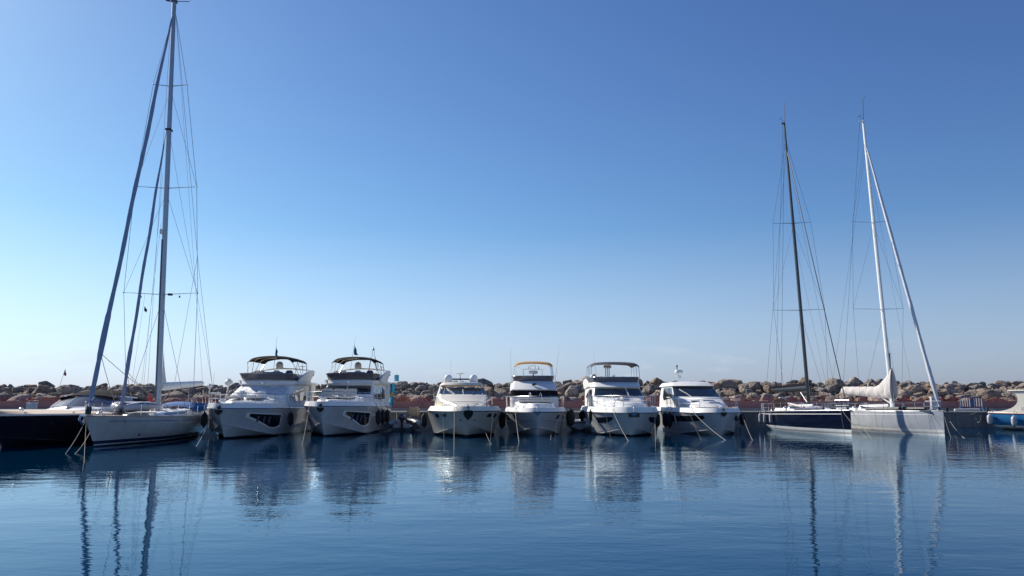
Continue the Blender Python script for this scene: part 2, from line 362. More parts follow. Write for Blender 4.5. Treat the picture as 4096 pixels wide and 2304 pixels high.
for i, (x, y, z, w, r_) in enumerate(rk):
    me = RM[random.randrange(24)]
    sc = (w*random.uniform(1.0, 1.3), w*random.uniform(.9, 1.15), w*random.uniform(.85, 1.1))
    rot = (random.uniform(-.35, .35), random.uniform(-.35, .35), random.uniform(0, 2*PI))
    if i < 300:
        o = bpy.data.objects.new('boulder', me); col.objects.link(o); o.location = (x, y, z); o.rotation_euler = rot; o.scale = sc
        zn = next(d for lim, d in zones if x*65/y < lim)
        sz = 'large' if w > .88 else ('middling' if w > .70 else 'small'); cl_ = ('tan', 'grey', 'ochre')[RM.index(me) % 3]
        named.setdefault('%s %s %s boulder|behind the %s' % (sz, cl_, rows[r_], zn), []).append(o)
    else:
        from mathutils import Euler
        Mx = Matrix.Translation((x, y, z)) @ Euler(rot).to_matrix().to_4x4() @ Matrix.Diagonal((*sc, 1))
        extra.add([Mx @ v.co for v in me.vertices], [tuple(p.vertices) for p in me.polygons])
ORD = ['leftmost', 'second from left', 'third from left', 'fourth from left', 'fifth from left', 'sixth from left', 'seventh from left', 'eighth from left']
for k_, os_ in named.items():
    a_, b_ = k_.split('|'); os_.sort(key=lambda q: q.location.x/q.location.y)
    for n_, o in enumerate(os_): tag(o, ('%s of the %ss %s' % (ORD[n_], a_, b_)) if len(os_) > 1 else 'the only %s %s' % (a_, b_), 'boulder', 'boulders of the breakwater')
o = extra.build('boulders', M['rock1'], ang=30); tag(o, 'tumbled boulders filling the ends of the breakwater', 'boulders', kind='stuff')
# small broken stone between the boulders
fill = MB()
for i in range(1300):
    x = random.uniform(-54, 55); t = random.random(); s_ = random.uniform(.22, .5)
    p = Vector((x, QY+6.2+t*8.0, lerp(1.5, crest(x)-.3, t)))
    q = Euler((random.random()*6, random.random()*6, random.random()*6)).to_matrix() if i else Matrix.Identity(3)
    fill.box(p, (s_*1.3, s_, s_*.8), rot=q, taper=.75)
o = fill.build('rubble', M['rock0'], smooth=False); tag(o, 'small broken stones packed between the big boulders', 'rubble', kind='stuff')
core = MB().grid(lambda u, v: (u, QY+5.6+v*9+noise.noise(Vector((u*.5, v*9, 0)))*.3, lerp(1.1, crest(u)-.42, v)+noise.noise(Vector((u*.7, v*6, 4)))*.3), lin(-95, 95, 190), lin(0, 1, 10))
core.add([(-95, QY+14.6, 3), (95, QY+14.6, 3), (95, QY+24, -1), (-95, QY+24, -1)], [(0, 1, 2, 3)])
o = core.build('terrain', M['rock1']); tag(o, None, kind='structure')

# ------------------------------------------------------------------ hulls
class Hull:
    """local axes: x to the viewer's right, y aft, z up; y=0 is the stem at the waterline"""
    def __init__(s, L, B, zb, zs, rake, q=1.2, tm=.45, pe=.62, tw=.9, kind='m', zc0=.75, tc=.5, cw=.86, sagz=0, fl=1.7, kz=-.5, e=2.4, bowr=0):
        s.__dict__.update(locals())
    def ws(s, t):
        t = max(t, 0)
        if t < s.tm: b = math.sin(PI/2*t/s.tm)**s.pe
        else: b = 1 - (1-s.tw)*((t-s.tm)/(1-s.tm))**2
        return s.B/2*b
    def wc(s, t):
        b = math.sin(PI/2*min(t/(s.tm*1.15), 1))**(s.pe*1.35)
        if t > s.tm: b *= 1 - (1-s.tw)*((t-s.tm)/(1-s.tm))**2
        return s.B/2*s.cw*b
    def zsh(s, t): return lerp(s.zb, s.zs, t) - s.sagz*4*t*(1-t)
    def zc(s, t): return s.zc0*max(1-t/s.tc, 0)**1.5 - .06*min(t/s.tc, 1)
    def y(s, z0, t):
        k = 1 - max(min(z0/s.zb, 1), -.3); y0 = s.rake*abs(k)**s.q
        return y0 + (s.L - y0)*t - s.rake
    def P(s, t, ph, side=1):
        if s.kind == 'm':
            if ph <= .4:
                a = ph/.4; x = s.wc(t)*a; z = lerp(s.kz, s.zc(t), a); z0 = lerp(s.kz, s.zc0, a)
            else:
                a = (ph-.4)/.6; fl = lerp(s.fl, 1.0, min(t/.5, 1)); x = lerp(s.wc(t), s.ws(t), a**fl); z = lerp(s.zc(t), s.zsh(t), a); z0 = lerp(s.zc0, s.zb, a)
        else:
            e = lerp(1.25, s.e, min(t/.35, 1)**.7); x = s.ws(t)*(1-(1-ph)**e)
            kz = s.kz if t < .75 else lerp(s.kz, .12, ((t-.75)/.25)**1.5)
            z = lerp(kz, s.zsh(t), ph); z0 = lerp(s.kz, s.zb, ph)
        return Vector((x*side, s.y(z0, t), z))
    def phi_at(s, t, z):
        lo, hi = 0, 1
        for _ in range(30):
            m = (lo+hi)/2
            if s.P(t, m).z < z: lo = m
            else: hi = m
        return lo
    def mesh(s, name, m, parent, nt_=40, nph=20):
        ts = [(i/nt_)**1.6 for i in range(nt_+1)]
        ps = sorted(set(lin(0, .4, 5)+lin(.4, 1, nph))) if s.kind == 'm' else lin(0, 1, nph)
        mb = MB()
        for side in (1, -1): mb.grid(lambda t, p: s.P(t, p, side), ts, ps)
        a = [s.P(1, p, 1) for p in ps]; b = [s.P(1, p, -1) for p in ps][::-1]
        mb.add(a+b, [tuple(range(len(a)+len(b)))])
        o = mb.build(name, m, parent, ang=24 if s.kind == 'm' else 40)
        if s.kind == 'm':
            for side in (1, -1): MB().tube([s.P(t, .405, side)+Vector((.012*side, -.012, 0)) for t in lin(0.004, s.tc*1.3, 30)], .022, 5).build('spray_rail', m, parent)
        return o
    def patch(s, name, m, parent, side, t0, t1, lo, hi, nt_=14, np_=5, off=.012, rim=True):
        lo = lo if callable(lo) else (lambda t, k=lo: k); hi = hi if callable(hi) else (lambda t, k=hi: k)
        def Q(t, w, o):
            ph = lerp(lo(t), hi(t), w); d = 1e-3
            p = s.P(t, ph, side); n = (s.P(t+d, ph, side)-p).cross(s.P(t, min(ph+d, 1.0), side)-s.P(t, min(ph+d, 1.0)-d, side)).normalized()
            if n.x*side < 0 and abs(n.x) > .05: n = -n
            elif abs(n.x) <= .05 and n.y > 0: n = -n
            return p + n*o
        mb = MB(); ts = lin(t0, t1, nt_); w_ = lin(0, 1, np_)
        mb.grid(lambda t, w: Q(t, w, off), ts, w_)
        if rim:
            for w in (0, 1): mb.grid(lambda t, o: Q(t, w, o), ts, [-.01, off])
            for t in (t0, t1): mb.grid(lambda w, o: Q(t, w, o), w_, [-.01, off])
        return mb.build(name, m, parent)
    def deck(s, name, m, parent, bh=.2, bin_=.1, floor=.1, camber=.08, inner=None):
        """bulwark cap + inner side + cambered deck"""
        ts = [(i/36)**1.5 for i in range(37)]
        mb = MB()
        def fn(t, k):
            w = s.ws(t); zz = s.zsh(t); yy = s.y(s.zb, t)
            sg = 1 if k > 0 else -1; k_ = abs(k)
            rows_ = [(0.0, floor+camber), (max(w-bin_-.16, 0)*.55, floor+camber*.7), (max(w-bin_-.16, 0), floor), (max(w-bin_-.12, 0), bh), (max(w-bin_, 0), bh), (w, 0)]
            x, dz = rows_[k_]; return (sg*x, yy + (.12 if k_ in (3,) else 0)*(1-t), zz+dz)
        mb.grid(fn, ts, [-5, -4, -3, -2, -1, 0, 1, 2, 3, 4, 5])
        a = [Vector(fn(1, k)) for k in (-5, -4, -3, -2, -1, 0, 1, 2, 3, 4, 5)]
        mb.add(a+[(s.ws(1), a[0].y, s.zsh(1)-.02), (-s.ws(1), a[0].y, s.zsh(1)-.02)][::1], [tuple(range(11))])
        return mb.build(name, m, parent, ang=30)
    def railline(s, t0, t1, inset=.15, dz=.2, side=1, n=16):
        out = []
        for t in lin(t0, t1, n):
            out.append(Vector((side*max(s.ws(t)-inset, 0), s.y(s.zb, t)+.12*(1-t), s.zsh(t)+dz)))
        return out
    def rub(s, name, m, parent, r=.035, dz=0, sq=1):
        ts = [(i/40)**1.6 for i in range(41)]
        pts = [Vector((-s.ws(t)-.01, s.y(s.zb, t), s.zsh(t)+dz)) for t in ts[::-1]] + [Vector((s.ws(t)+.01, s.y(s.zb, t), s.zsh(t)+dz)) for t in ts[1:]]
        return MB().tube(pts, r, 6).build(name, m, parent)

def bow_rail(parent, h, t1, height=.62, inset=.18, dz=.2, gap=True, mid=True, n=7, r=.017, start=.0, flare=.0, name='bow_rail'):
    """pulpit rail round the bow: top tube, mid tube, stanchions"""
    mb = MB()
    for fac in ([1, .5] if mid else [1]):
        L = h.railline(start, t1, inset-flare*fac, dz+height*fac, -1, 20)[::-1]; Rr = h.railline(start, t1, inset-flare*fac, dz+height*fac, 1, 20)
        if start <= 0.001: mb.tube(L+Rr[1:], r if fac == 1 else r*.7, 5)
        else: mb.tube(L, r, 5); mb.tube(Rr, r, 5)
    for side in (-1, 1):
        A = h.railline(start, t1, inset, dz-.02, side, n); B = h.railline(start, t1, inset-flare, dz+height, side, n)
        for a, b in list(zip(A, B))[(1 if start < .001 else 0):]: mb.tube([a, b+Vector((0, -.10, 0))], r*.9, 5)
        mb.tube([B[-1]+Vector((0, 0, 0)), B[-1]+Vector((0, .35, -height*.7)), A[-1]+Vector((0, .45, 0))], r, 5)
    return mb.build(name, M['steel'], parent)

# ------------------------------------------------------------------ lofted houses
class Loft:
    """levels: dict z,(za) wf yf cf ws ys wa ya"""
    nF, nC, nS, nA = 10, 5, 12, 3
    def __init__(s, levels): s.l = levels
    def lev(s, i, u):
        d = s.l[i]; sg = 1 if u >= 0 else -1; u = abs(u); za = d.get('za', d['z']); cf = d.get('cf', .3)
        if u <= 1: x = d['wf']*u; y = d['yf']+cf*u*u; z = d['z']
        elif u <= 2:
            k = u-1; p0 = Vector((d['wf'], d['yf']+cf)); p2 = Vector((d['ws'], d['ys'])); p1 = Vector((p2.x, p0.y+.25*(p2.y-p0.y)))
            q = p0*(1-k)**2+p1*2*k*(1-k)+p2*k*k; x, y = q; z = d['z'] + (za-d['z'])*0
        elif u <= 3:
            k = u-2; x = lerp(d['ws'], d['wa'], k); y = lerp(d['ys'], d['ya'], k); z = lerp(d['z'], za, k)
        else: k = u-3; x = d['wa']*(1-k); y = d['ya']; z = za
        return Vector((sg*x, y, z))
    def P(s, u, v):
        i = min(int(v), len(s.l)-2); return s.lev(i, u).lerp(s.lev(i+1, u), v-i)
    def us(s): 
        a = lin(0, 1, s.nF)+lin(1, 2, s.nC)[1:]+lin(2, 3, s.nS)[1:]+lin(3, 4, s.nA)[1:]
        return [-x for x in a[::-1]]+a[1:]
    def mesh(s, name, m, parent, top=True, v0=0, v1=None, crown=.06, sub=2):
        v1 = len(s.l)-1 if v1 is None else v1; mb = MB()
        mb.grid(lambda u, v: s.P(u, v), s.us(), lin(v0, v1, (v1-v0)*sub))
        if top:
            def cap(u, k):
                p = s.P(u, v1); cy = (s.P(0, v1).y+s.P(4, v1).y)/2
                return (p.x*(1-k), lerp(p.y, cy, k), p.z+crown*(1-(1-k)**2))
            mb.grid(cap, s.us(), [0, .12, .3, .6, 1])
        return mb.build(name, m, parent, ang=32)
    def patch(s, name, m, parent, u0, u1, v0, v1, off=.015, nu=14, nv=4, rim=True):
        f0 = v0 if callable(v0) else (lambda u, k=v0: k); f1 = v1 if callable(v1) else (lambda u, k=v1: k)
        def Q(u, w, o):
            v = lerp(f0(u), f1(u), w); d = 1e-3; p = s.P(u, v)
            n = (s.P(u+d, v)-s.P(u-d, v)).cross(s.P(u, v+d)-p).normalized()
            if n.dot(Vector((p.x*.6, -1.0 if abs(u) < 1.6 else 0, 0))) < 0: n = -n
            return p+n*o
        mb = MB(); U = lin(u0, u1, nu); V = lin(0, 1, nv)
        mb.grid(lambda u, w: Q(u, w, off), U, V)
        if rim:
            for w in (0, 1): mb.grid(lambda u, o: Q(u, w, o), U, [-.01, off])
            for u in (u0, u1): mb.grid(lambda w, o: Q(u, w, o), V, [-.01, off])
        return mb.build(name, m, parent)
    def trim(s, name, m, parent, u0, u1, v, r=.03, off=.01, n=24):
        pts = []
        for u in lin(u0, u1, n):
            p = s.P(u, v); pts.append(p+Vector((off if p.x > 0 else -off, -off, 0)))
        return MB().tube(pts, r, 6).build(name, m, parent)

def radome(parent, c, r, h, name='radar_dome', m=None):
    MB().lathe([(r*.75, 0), (r*.8, .03), (r*.97, .06), (r, h*.45), (r*.96, h*.62), (r*.82, h*.8), (r*.5, h*.95), (0, h)], c, 20).build(name, m or M['gel'], parent)
def flatdome(parent, c, r, h, name='radar'):
    MB().lathe([(r*.5, 0), (r*.95, .02), (r, h*.35), (r*.98, h*.7), (r*.8, h), (0, h*1.04)], c, 22).build(name, M['gel'], parent)
def bimini(parent, y0, y1, w, z, arch, m, base, zb, crossed=True, drop=.12, tilt=0, edge=.10, poles=True):
    """fabric awning on a tubular frame; base = (x, y list) feet on the coaming at height zb"""
    r = empty_part('bimini', parent)
    def fn(u, v):
        x = (u*2-1); k = abs(x)
        zz = z + arch*(1-k**2.4) - (edge*max(k-.86, 0)/.14) + tilt*(v-.5) - .05*math.sin(v*PI*3)**2*.5 + .04*math.sin(v*PI) - (edge*.9*((.08-v)/.08) if v < .08 else 0)
        return (x*w, lerp(y0, y1, v), zz)
    c = MB().slab(fn, lin(0, 1, 20), lin(0, 1, 16), -.035).build('awning', m, r)
    mb = MB(); yk = lin(y0+.06, y1-.06, 3); fx, fy = base
    for i, yy in enumerate(yk):
        v = (yy-y0)/(y1-y0)
        hoop = [Vector(fn(u, v))-Vector((0, 0, .055)) for u in lin(0.01, .99, 14)]
        by = lerp(fy[0], fy[1], [0.25, .45, .55, .8][i]) if crossed else lerp(fy[0], fy[1], i/3)
        for sg in (-1, 1):
            e_ = hoop[0] if sg < 0 else hoop[-1]
            mb.tube([(sg*fx, by, zb), e_], .02, 5)
        mb.tube(hoop, .018, 5)
    if crossed:
        for sg in (-1, 1):
            mb.tube([(sg*fx, fy[0], zb), Vector(fn(0.01 if sg < 0 else .99, .35))-Vector((0, 0, .05))], .016, 5)
            mb.tube([(sg*fx, fy[1], zb), Vector(fn(0.01 if sg < 0 else .99, .97))-Vector((0, 0, .05))], .016, 5)
    mb.build('awning_frame', M['steel'], r)
    return r
def empty_part(name, parent):
    o = bpy.data.objects.new(name, None); col.objects.link(o); o.parent = parent; o.empty_display_size = .1; return o
def anchor(parent, y, z, plate=True, s=1.0, bm=None):
    a = MB()
    a.box((0, y+.25, z+.05), (.16*s, .8*s, .06*s))
    a.tube([(0, y+.4, z+.12), (0, y-.12, z+.06), (0, y-.2, z-.12)], .03*s, 6)
    a.prism([(-.20*s, y-.14, z-.10), (.20*s, y-.14, z-.10), (.17*s, y-.12, z-.24), (0, y-.06, z-.40), (-.17*s, y-.12, z-.24)], (0, .05, 0))
    a.ball((0, y+.05, z+.12), (.06*s, .1*s, .08*s), 8, 6)
    a.build('anchor', bm or M['steel'], parent)
    w = MB(); w.lathe([(.10*s, 0), (.12*s, .05), (.07*s, .09), (.07*s, .16), (.11*s, .2), (0, .22)], (0, y+.75, z+.0), 12).build('windlass', M['steel'], parent)
def cleats(parent, h, ts, dz=.2, inset=.2):
    for t in ts:
        for sg in (-1, 1):
            p = h.railline(t, t+.01, inset, dz, sg, 1)[0]
            mb = MB(); mb.box(p+Vector((0, 0, .03)), (.05, .1, .06)); mb.tube([p+Vector((0, -.15, .07)), p+Vector((0, .15, .07))], .022, 6); mb.build('cleat', M['steel'], parent)
def antenna(parent, p, q, r=.012, name='antenna', m=None):
    MB().tube([p, q], r*1.4, 5, r1=r*.6).build(name, m or M['gel'], parent)
def wiper(parent, a, b, big=False):
    a, b = Vector(a), Vector(b); mb = MB(); mb.tube([a, a.lerp(b, .55)+Vector((0, -.05, .02)), b], .022 if big else .014, 5)
    d = (b-a).normalized(); mb.tube([b-d*.25+Vector((0, -.02, 0)), b+d*.28+Vector((0, -.02, 0))], .028 if big else .014, 5)
    mb.build('wiper', M['gel'] if big else M['dark'], parent)

FENDERS = []
def fender(top, bottom_z, r, m, label, group=None, ropetop=None, cat='fender', nrm=(0, -1)):
    """top = world point of the upper end of the body"""
    L = top[2]-bottom_z; root = empty('fender', (top[0], top[1], bottom_z), 0, label, cat, group)
    MB().lathe([(.02, -.05), (.035, 0), (r*.55, .05), (r*.9, r*.7), (r, r*1.4), (r*1.02, L*.5), (r, L-r*1.4), (r*.9, L-r*.7), (r*.5, L-.05), (.04, L), (.03, L+.06), (0, L+.07)], (0, 0, 0), 16).build('body', m, root)
    MB().lathe([(.0, -.09), (.045, -.08), (.05, 0.0), (r*.5, .045), (0, .05)], (0, 0, -.004), 10).build('end_cap', M['navytrim'], root)
    if ropetop: MB().tube([(0, 0, L+.05), Vector(ropetop)-Vector((top[0], top[1], bottom_z))], .014, 5).build('lanyard', M['ropedark'], root)
    return root
def mooring(a, b, label, s=.12, r=.018, m=None, dip=True, group=None):
    b = Vector(b)
    pts = sag(a, b, s, 12)
    if dip: pts.append(b + (b-Vector(pts[-2])).normalized()*.3)
    o = MB().tube(pts, r*.72, 5).build('mooring_rope', m or M['rope'])
    tag(o, label, 'rope', group or 'mooring ropes'); return o

# ================================================================== BOATS
def boat(name, u, v, rz, label, cat, group=None):
    p = gz(u, v, 0); return empty(name, (p.x, p.y, 0), R(rz), label, cat, group)
def loc(b, p): return Matrix.Rotation(-b.rotation_euler.z, 4, 'Z') @ (Vector(p)-Vector(b.location))

HM = {}
HM['white'] = hull_mat('white_hull', (.54, .55, .56), [(.0, (.02, .03, .04))])
HM['whitedark'] = hull_mat('white_hull_dark_waterline', (.54, .55, .56), [(.10, (.015, .02, .03))])
HM['cream'] = hull_mat('cream_hull', (.54, .52, .45), [(.13, (.02, .025, .03))])
HM['sail'] = hull_mat('pale_yacht_hull', (.56, .56, .54), [(.06, (.02, .02, .04)), (.12, (.6, .6, .6)), (.28, (.02, .03, .08))])
HM['black'] = hull_mat('black_launch_hull', (.017, .018, .032), [(.0, (.01, .01, .012))], rough=.25, coat=.15, grime=.2)
HM['navy'] = hull_mat('navy_yacht_hull', (.004, .008, .026), [(.02, (.7, .7, .7)), (.14, (.72, .74, .72)), (.165, (.02, .02, .04)), (.20, (.72, .74, .72)), (.225, (.02, .02, .04)), (.40, (.72, .74, .72))], rough=.15, coat=.4)
HM['grey'] = hull_mat('grey_yacht_hull', (.47, .50, .54), [(.02, (.7, .7, .7)), (.14, (.75, .76, .74)), (.165, (.2, .2, .25)), (.20, (.75, .76, .74)), (.225, (.2, .2, .25)), (.38, (.75, .76, .74))], rough=.25)
HM['blue'] = hull_mat('blue_launch_hull', (.02, .16, .38), [(.06, (.02, .03, .05)), (.10, (.7, .68, .6)), (.17, (.02, .06, .08)), (.34, (.74, .72, .66))], rough=.3)

# ---------------------------------------------------------------- the two sister motor yachts (silver cover / turquoise flag)
def sister(b, cover, zb):
    h = Hull(15.2, 4.5, zb, zb-.05, 1.15, q=1.25, tm=.42, pe=.60, tw=.93, zc0=.86, tc=.42, cw=.9, fl=1.75)
    h.mesh('hull', HM['whitedark'], b)
    h.deck('deck', M['gel'], b, bh=.30, bin_=.10, floor=.08)
    h.rub('rub_rail', M['steel'], b, .028)
    # angular hull window each side, with three pale mullions
    for sg in (1, -1):
        f = h.patch('hull_window', M['gel'], b, sg, .10, .355, lambda t: lerp(.74, .53, min((t-.10)/.16, 1)) + max(t-.30, 0)*1.1, .875, off=.006)
        w = h.patch('pane', M['glass'], f, sg, .118, .342, lambda t: lerp(.775, .565, min((t-.118)/.14, 1)) + max(t-.30, 0)*1.6, .85, off=.02)
        for t0 in (.165, .205, .243):
            h.patch('mullion', M['greycanvas'], f, sg, t0, t0+.010, .64, .80, 3, 4, off=.03)
        h.patch('port_light', M['glass'], b, sg, .50, .512, .64, .76, 3, 4)
    # foredeck trunk
    z0 = zb+.06
    tr = Loft([dict(z=z0, wf=.55, yf=.9, cf=.5, ws=1.25, ys=2.6, wa=1.75, ya=6.2), dict(z=z0+.34, za=z0+.55, wf=.50, yf=1.25, cf=.5, ws=1.12, ys=2.9, wa=1.62, ya=6.2)])
    tr.mesh('foredeck_trunk', M['gel'], b, crown=.05)
    if cover:
        for sx in (-.62, .62):
            MB().box((sx, 4.7, z0+.74), (.66, .30, .56), taper=.86).build('sunbathing_headrest', M['gel'], b, bevel=.1)
            MB().box((sx-.1, 3.7, z0+.58), (.75, 1.7, .14)).build('sun_pad', M['cush'], b, bevel=.05)
        MB().lathe([(.26, 0), (.24, .04), (0, .06)], (-.15, 2.3, z0+.42), 16).build('deck_hatch', M['smoke'], b)
    else:
        pd = MB()
        for sx in (-.68, 0, .68): pd.box((sx, 3.3, z0+.50), (.66, 2.1, .14))
        pd.build('sun_pad', M['cush'], b, bevel=.05)
        for sx in (-.82, 0, .80):
            rr = Matrix.Rotation(R(-22), 3, 'X')
            q = MB().box((sx-.15, 4.75, z0+.84), (.78, .16, .52), rot=rr).build('sun_pad_backrest', M['cush'], b, bevel=.06)
            st = MB()
            for k in (-.1, .1): st.box((sx-.15, 4.66, z0+.84+k), (.68, .012, .018), rot=rr)
            for k in (-.2, 0, .2): st.box((sx-.15+k, 4.655, z0+.84), (.018, .012, .42), rot=rr)
            st.build('stitching', M['tan'], q)
    MB().box((-.25 if not cover else -.4, .55, zb+.42), (.42, .5, .22)).build('locker', M['gel'], b, bevel=.08)
    # main house
    zw = zb+.75; zt = zb+1.45
    H_ = Loft([dict(z=zb+.05, wf=1.65, yf=5.0, cf=.55, ws=1.98, ys=6.4, wa=1.95, ya=12.6),
               dict(z=zw, wf=1.62, yf=5.35, cf=.55, ws=1.90, ys=6.5, wa=1.92, ya=12.6),
               dict(z=zt, za=zt+.02, wf=1.42, yf=7.1, cf=.45, ws=1.70, ys=8.1, wa=1.86, ya=12.6),
               dict(z=zt+.12, wf=1.50, yf=6.95, cf=.40, ws=1.84, ys=8.1, wa=1.95, ya=12.8),
               dict(z=zt+.34, wf=1.55, yf=7.15, cf=.4, ws=1.88, ys=8.2, wa=1.98, ya=12.8)])
    H_.mesh('cabin', M['gel'], b, crown=.02)
    if cover:
        q = H_.patch('windscreen_cover', M['cover'], b, -1.32, 1.32, 1.04, 1.95, off=.045, nu=22, nv=8)
        q['label'] = 'wrinkled silver grey windscreen cover'
    else:
        ws_ = empty_part('windscreen', b)
        for u0, u1 in ((-1.22, -.03), (.03, 1.22)): H_.patch('pane', M['glass'], ws_, u0, u1, 1.07, 1.93)
        for ux in (-.5, .4): wiper(ws_, H_.P(ux, 1.05)+Vector((0, -.05, .02)), H_.P(ux+.35, 1.55)+Vector((0, -.05, .02)))
    for sg in (1, -1):
        w = H_.patch('side_window', M['glass'], b, sg*2.03, sg*2.80, lambda u: .55+.25*abs(abs(u)-2.4), lambda u: 1.0+.88*math.sin(min((abs(u)-2.0)/.55, 1)*PI/2)-max(abs(u)-2.55, 0)*1.6, nu=18)
        for k in (2.22, 2.46): H_.patch('mullion', M['gel'], w, sg*k, sg*(k+.02), .62, 1.62, off=.03, nu=2)
    # boat deck overhang and flybridge
    zf = zt+.34
    MB().box((0, 11.6, zf-.10), (4.25, 5.6, .20)).build('flybridge_deck', M['gel'], b, bevel=.07)
    C_ = Loft([dict(z=zf-.02, wf=1.30, yf=7.4, cf=.35, ws=1.62, ys=8.4, wa=1.96, ya=12.4),
               dict(z=zf+.06, wf=1.36, yf=7.2, cf=.35, ws=1.68, ys=8.3, wa=2.0, ya=12.5),
               dict(z=zf+.50, za=zf+.40, wf=1.50, yf=6.85, cf=.35, ws=1.82, ys=8.0, wa=2.08, ya=12.6)])
    C_.mesh('flybridge_coaming', M['gel'], b, top=False, v1=1)
    lo = MB().grid(lambda u, v: C_.P(u, v)+Vector((0, .0, 0)), [-x for x in lin(2.25, 4, 10)[::-1]], lin(1, 2, 3)); lo.grid(lambda u, v: C_.P(u, v), lin(2.25, 4, 10), lin(1, 2, 3)); lo.build('aft_coaming', M['gel'], b)
    sc = MB().slab(lambda u, v: C_.P(u, v), lin(-2.25, 2.25, 36), lin(1, 2, 3), Vector((0, .02, 0))).build('flybridge_windscreen', M['smoke'], b)
    C_.trim('screen_rail', M['steel'], sc, -2.4, 2.4, 2, .02)
    MB().box((0, 10, zf-.0), (3.7, 4.8, .03)).build('flybridge_floor', M['teakpale'], b)
    for sg in (1, -1):
        w = [(sg*1.98, 8.6, zf+.02), (sg*2.08, 10.4, zf+.62), (sg*2.1, 12.4, zf+.92), (sg*2.1, 13.2, zf+.86), (sg*2.06, 12.9, zf+.5), (sg*1.98, 12.0, zf+.02)]
        MB().prism(w, (-sg*.13, 0, 0)).build('radar_arch_wing', M['gel'], b, bevel=.03)
        MB().box((sg*2.12, 12.6, zf+.55), (.03, .10, .10)).build('side_light', M['dark'], b)
    br = MB(); br.tube(arc((-2.0, 12.9, zf+.86), (0, 12.2, zf+1.02), (2.0, 12.9, zf+.86), 12), .09, 8, sq=.6); br.build('radar_arch', M['gel'], b)
    # helm and seats on the flybridge
    MB().box((.25, 8.4, zf+.42), (1.7, .5, .42), taper=.8).build('helm_console', M['greycanvas'], b, bevel=.05)
    for sx in (-1.0, .1, 1.0): MB().box((sx, 9.9, zf+.5), (.6, .2, .62), taper=.8).build('flybridge_seat', M['cush'] if sx < .5 else M['greycanvas'], b, bevel=.07)
    radome(b, (-.35, 12.3, zf+.98), .27, .58)
    # awning
    bimini(b, 8.5, 12.7, 1.58, zf+1.54, .25, M['black'], (1.78, (8.4, 12.6)), zf+.50, tilt=.0, edge=.14)
    # stern side wings seen under the overhang
    for sg in (1, -1): MB().prism([(sg*2.02, 12.0, zb+.05), (sg*2.02, 12.9, zb+.05), (sg*2.06, 13.7, zt+.1), (sg*2.0, 12.5, zt+.1)], (-sg*.1, 0, 0)).build('cockpit_pillar', M['gel'], b)
    MB().box((0, 12.62, zb+.75), (3.3, .05, 1.3)).build('saloon_door', M['glass'], b)
    bow_rail(b, h, .62, height=.60, inset=.12, dz=.28, n=9, flare=.02, start=0.0)
    anchor(b, -1.15, zb+.02, s=1.15, bm=M['dark'])
    cleats(b, h, (.05, .3), dz=.29, inset=.14)
    MB().ball((0, 6.9, zt+.2), (.05, .12, .05)).lathe([(.06, 0), (.09, .12), (.02, .13)], (.02, 6.86, zt+.2), 10, Matrix.Rotation(R(90), 3, 'X')).build('search_light', M['steel'], b)
    MB().box((0, h.L-h.rake+.6, .28), (3.9, 1.4, .12)).build('bathing_platform', M['teakpale'], b, bevel=.03)
    return h, zf
cY = boat('motor_yacht', 898, 1755, 1.6, 'white motor yacht with a silver cover over its windscreen and a black awning', 'motor yacht', 'white motor yachts moored bow out')
hC, zf = sister(cY, True, 1.74)
fp = empty_part('flagstaff', cY); MB().tube([(-.75, 12.2, zf+.95), (-.62, 12.2, zf+3.35)], .018, 6, r1=.008).build('pole', M['gel'], fp)
def hang_flag(parent, p, w, hh, m, name='flag'):
    """limp flag hanging from its hoist at p"""
    def fn(u, v): return (p[0]+u*w*(.35+.65*v)+.03*math.sin(v*7), p[1]+.10*math.sin(u*9+v*3)*u, p[2]-v*hh-u*hh*.35*(1-v)*1.2)
    return MB().slab(fn, lin(0, 1, 10), lin(0, 1, 10), Vector((0, .012, 0))).build(name, m, parent)
hang_flag(fp, (-.66, 12.2, zf+2.75), .22, .85, M['cyan'])
antenna(cY, (.9, 12.5, zf+.9), (1.05, 12.5, zf+1.5)); 
MB().lathe([(.05, 0), (.03, .25), (.22, .27), (.2, .31), (0, .34)], (1.3, 12.5, zf+.9), 14).build('antenna_dish', M['gel'], cY)

dY = boat('motor_yacht', 1296, 1746, .6, 'white motor yacht with a black awning, bare windscreen and a turquoise flag above it', 'motor yacht', 'white motor yachts moored bow out')
hD, zf = sister(dY, False, 1.85)
fp = empty_part('flagstaff', dY); MB().tube([(-.95, 12.3, zf+.9), (-.62, 12.3, zf+3.6)], .018, 6, r1=.008).build('pole', M['gel'], fp)
hang_flag(fp, (-.70, 12.3, zf+3.0), .34, .9, M['cyan'])
lm = MB(); 
for sx in (.45, 1.05): lm.tube([(sx, 12.6, zf+.9), (sx+(.75-sx)*.5, 12.6, zf+2.0)], .05, 6, r1=.03)
for sx in (.68, .84): lm.tube([(sx, 12.6, zf+2.0), (sx, 12.6, zf+2.5)], .018, 5)
lm.ball((.76, 12.6, zf+2.58), .10, 10, 6); lm.tube([(.76, 12.6, zf+2.6), (.78, 12.6, zf+2.82)], .02, 5); lm.build('light_mast', M['alu'], dY)
MB().lathe([(.05, 0), (.03, .25), (.2, .27), (.18, .31), (0, .34)], (1.45, 12.5, zf+.9), 14).build('antenna_dish', M['gel'], dY)
life = MB(); life.tube([(.55+.16*math.cos(a), 12.05, zf+.62+.16*math.sin(a)) for a in lin(0, 2*PI, 16)], .05, 6); life.build('lifebuoy', M['red'], dY)
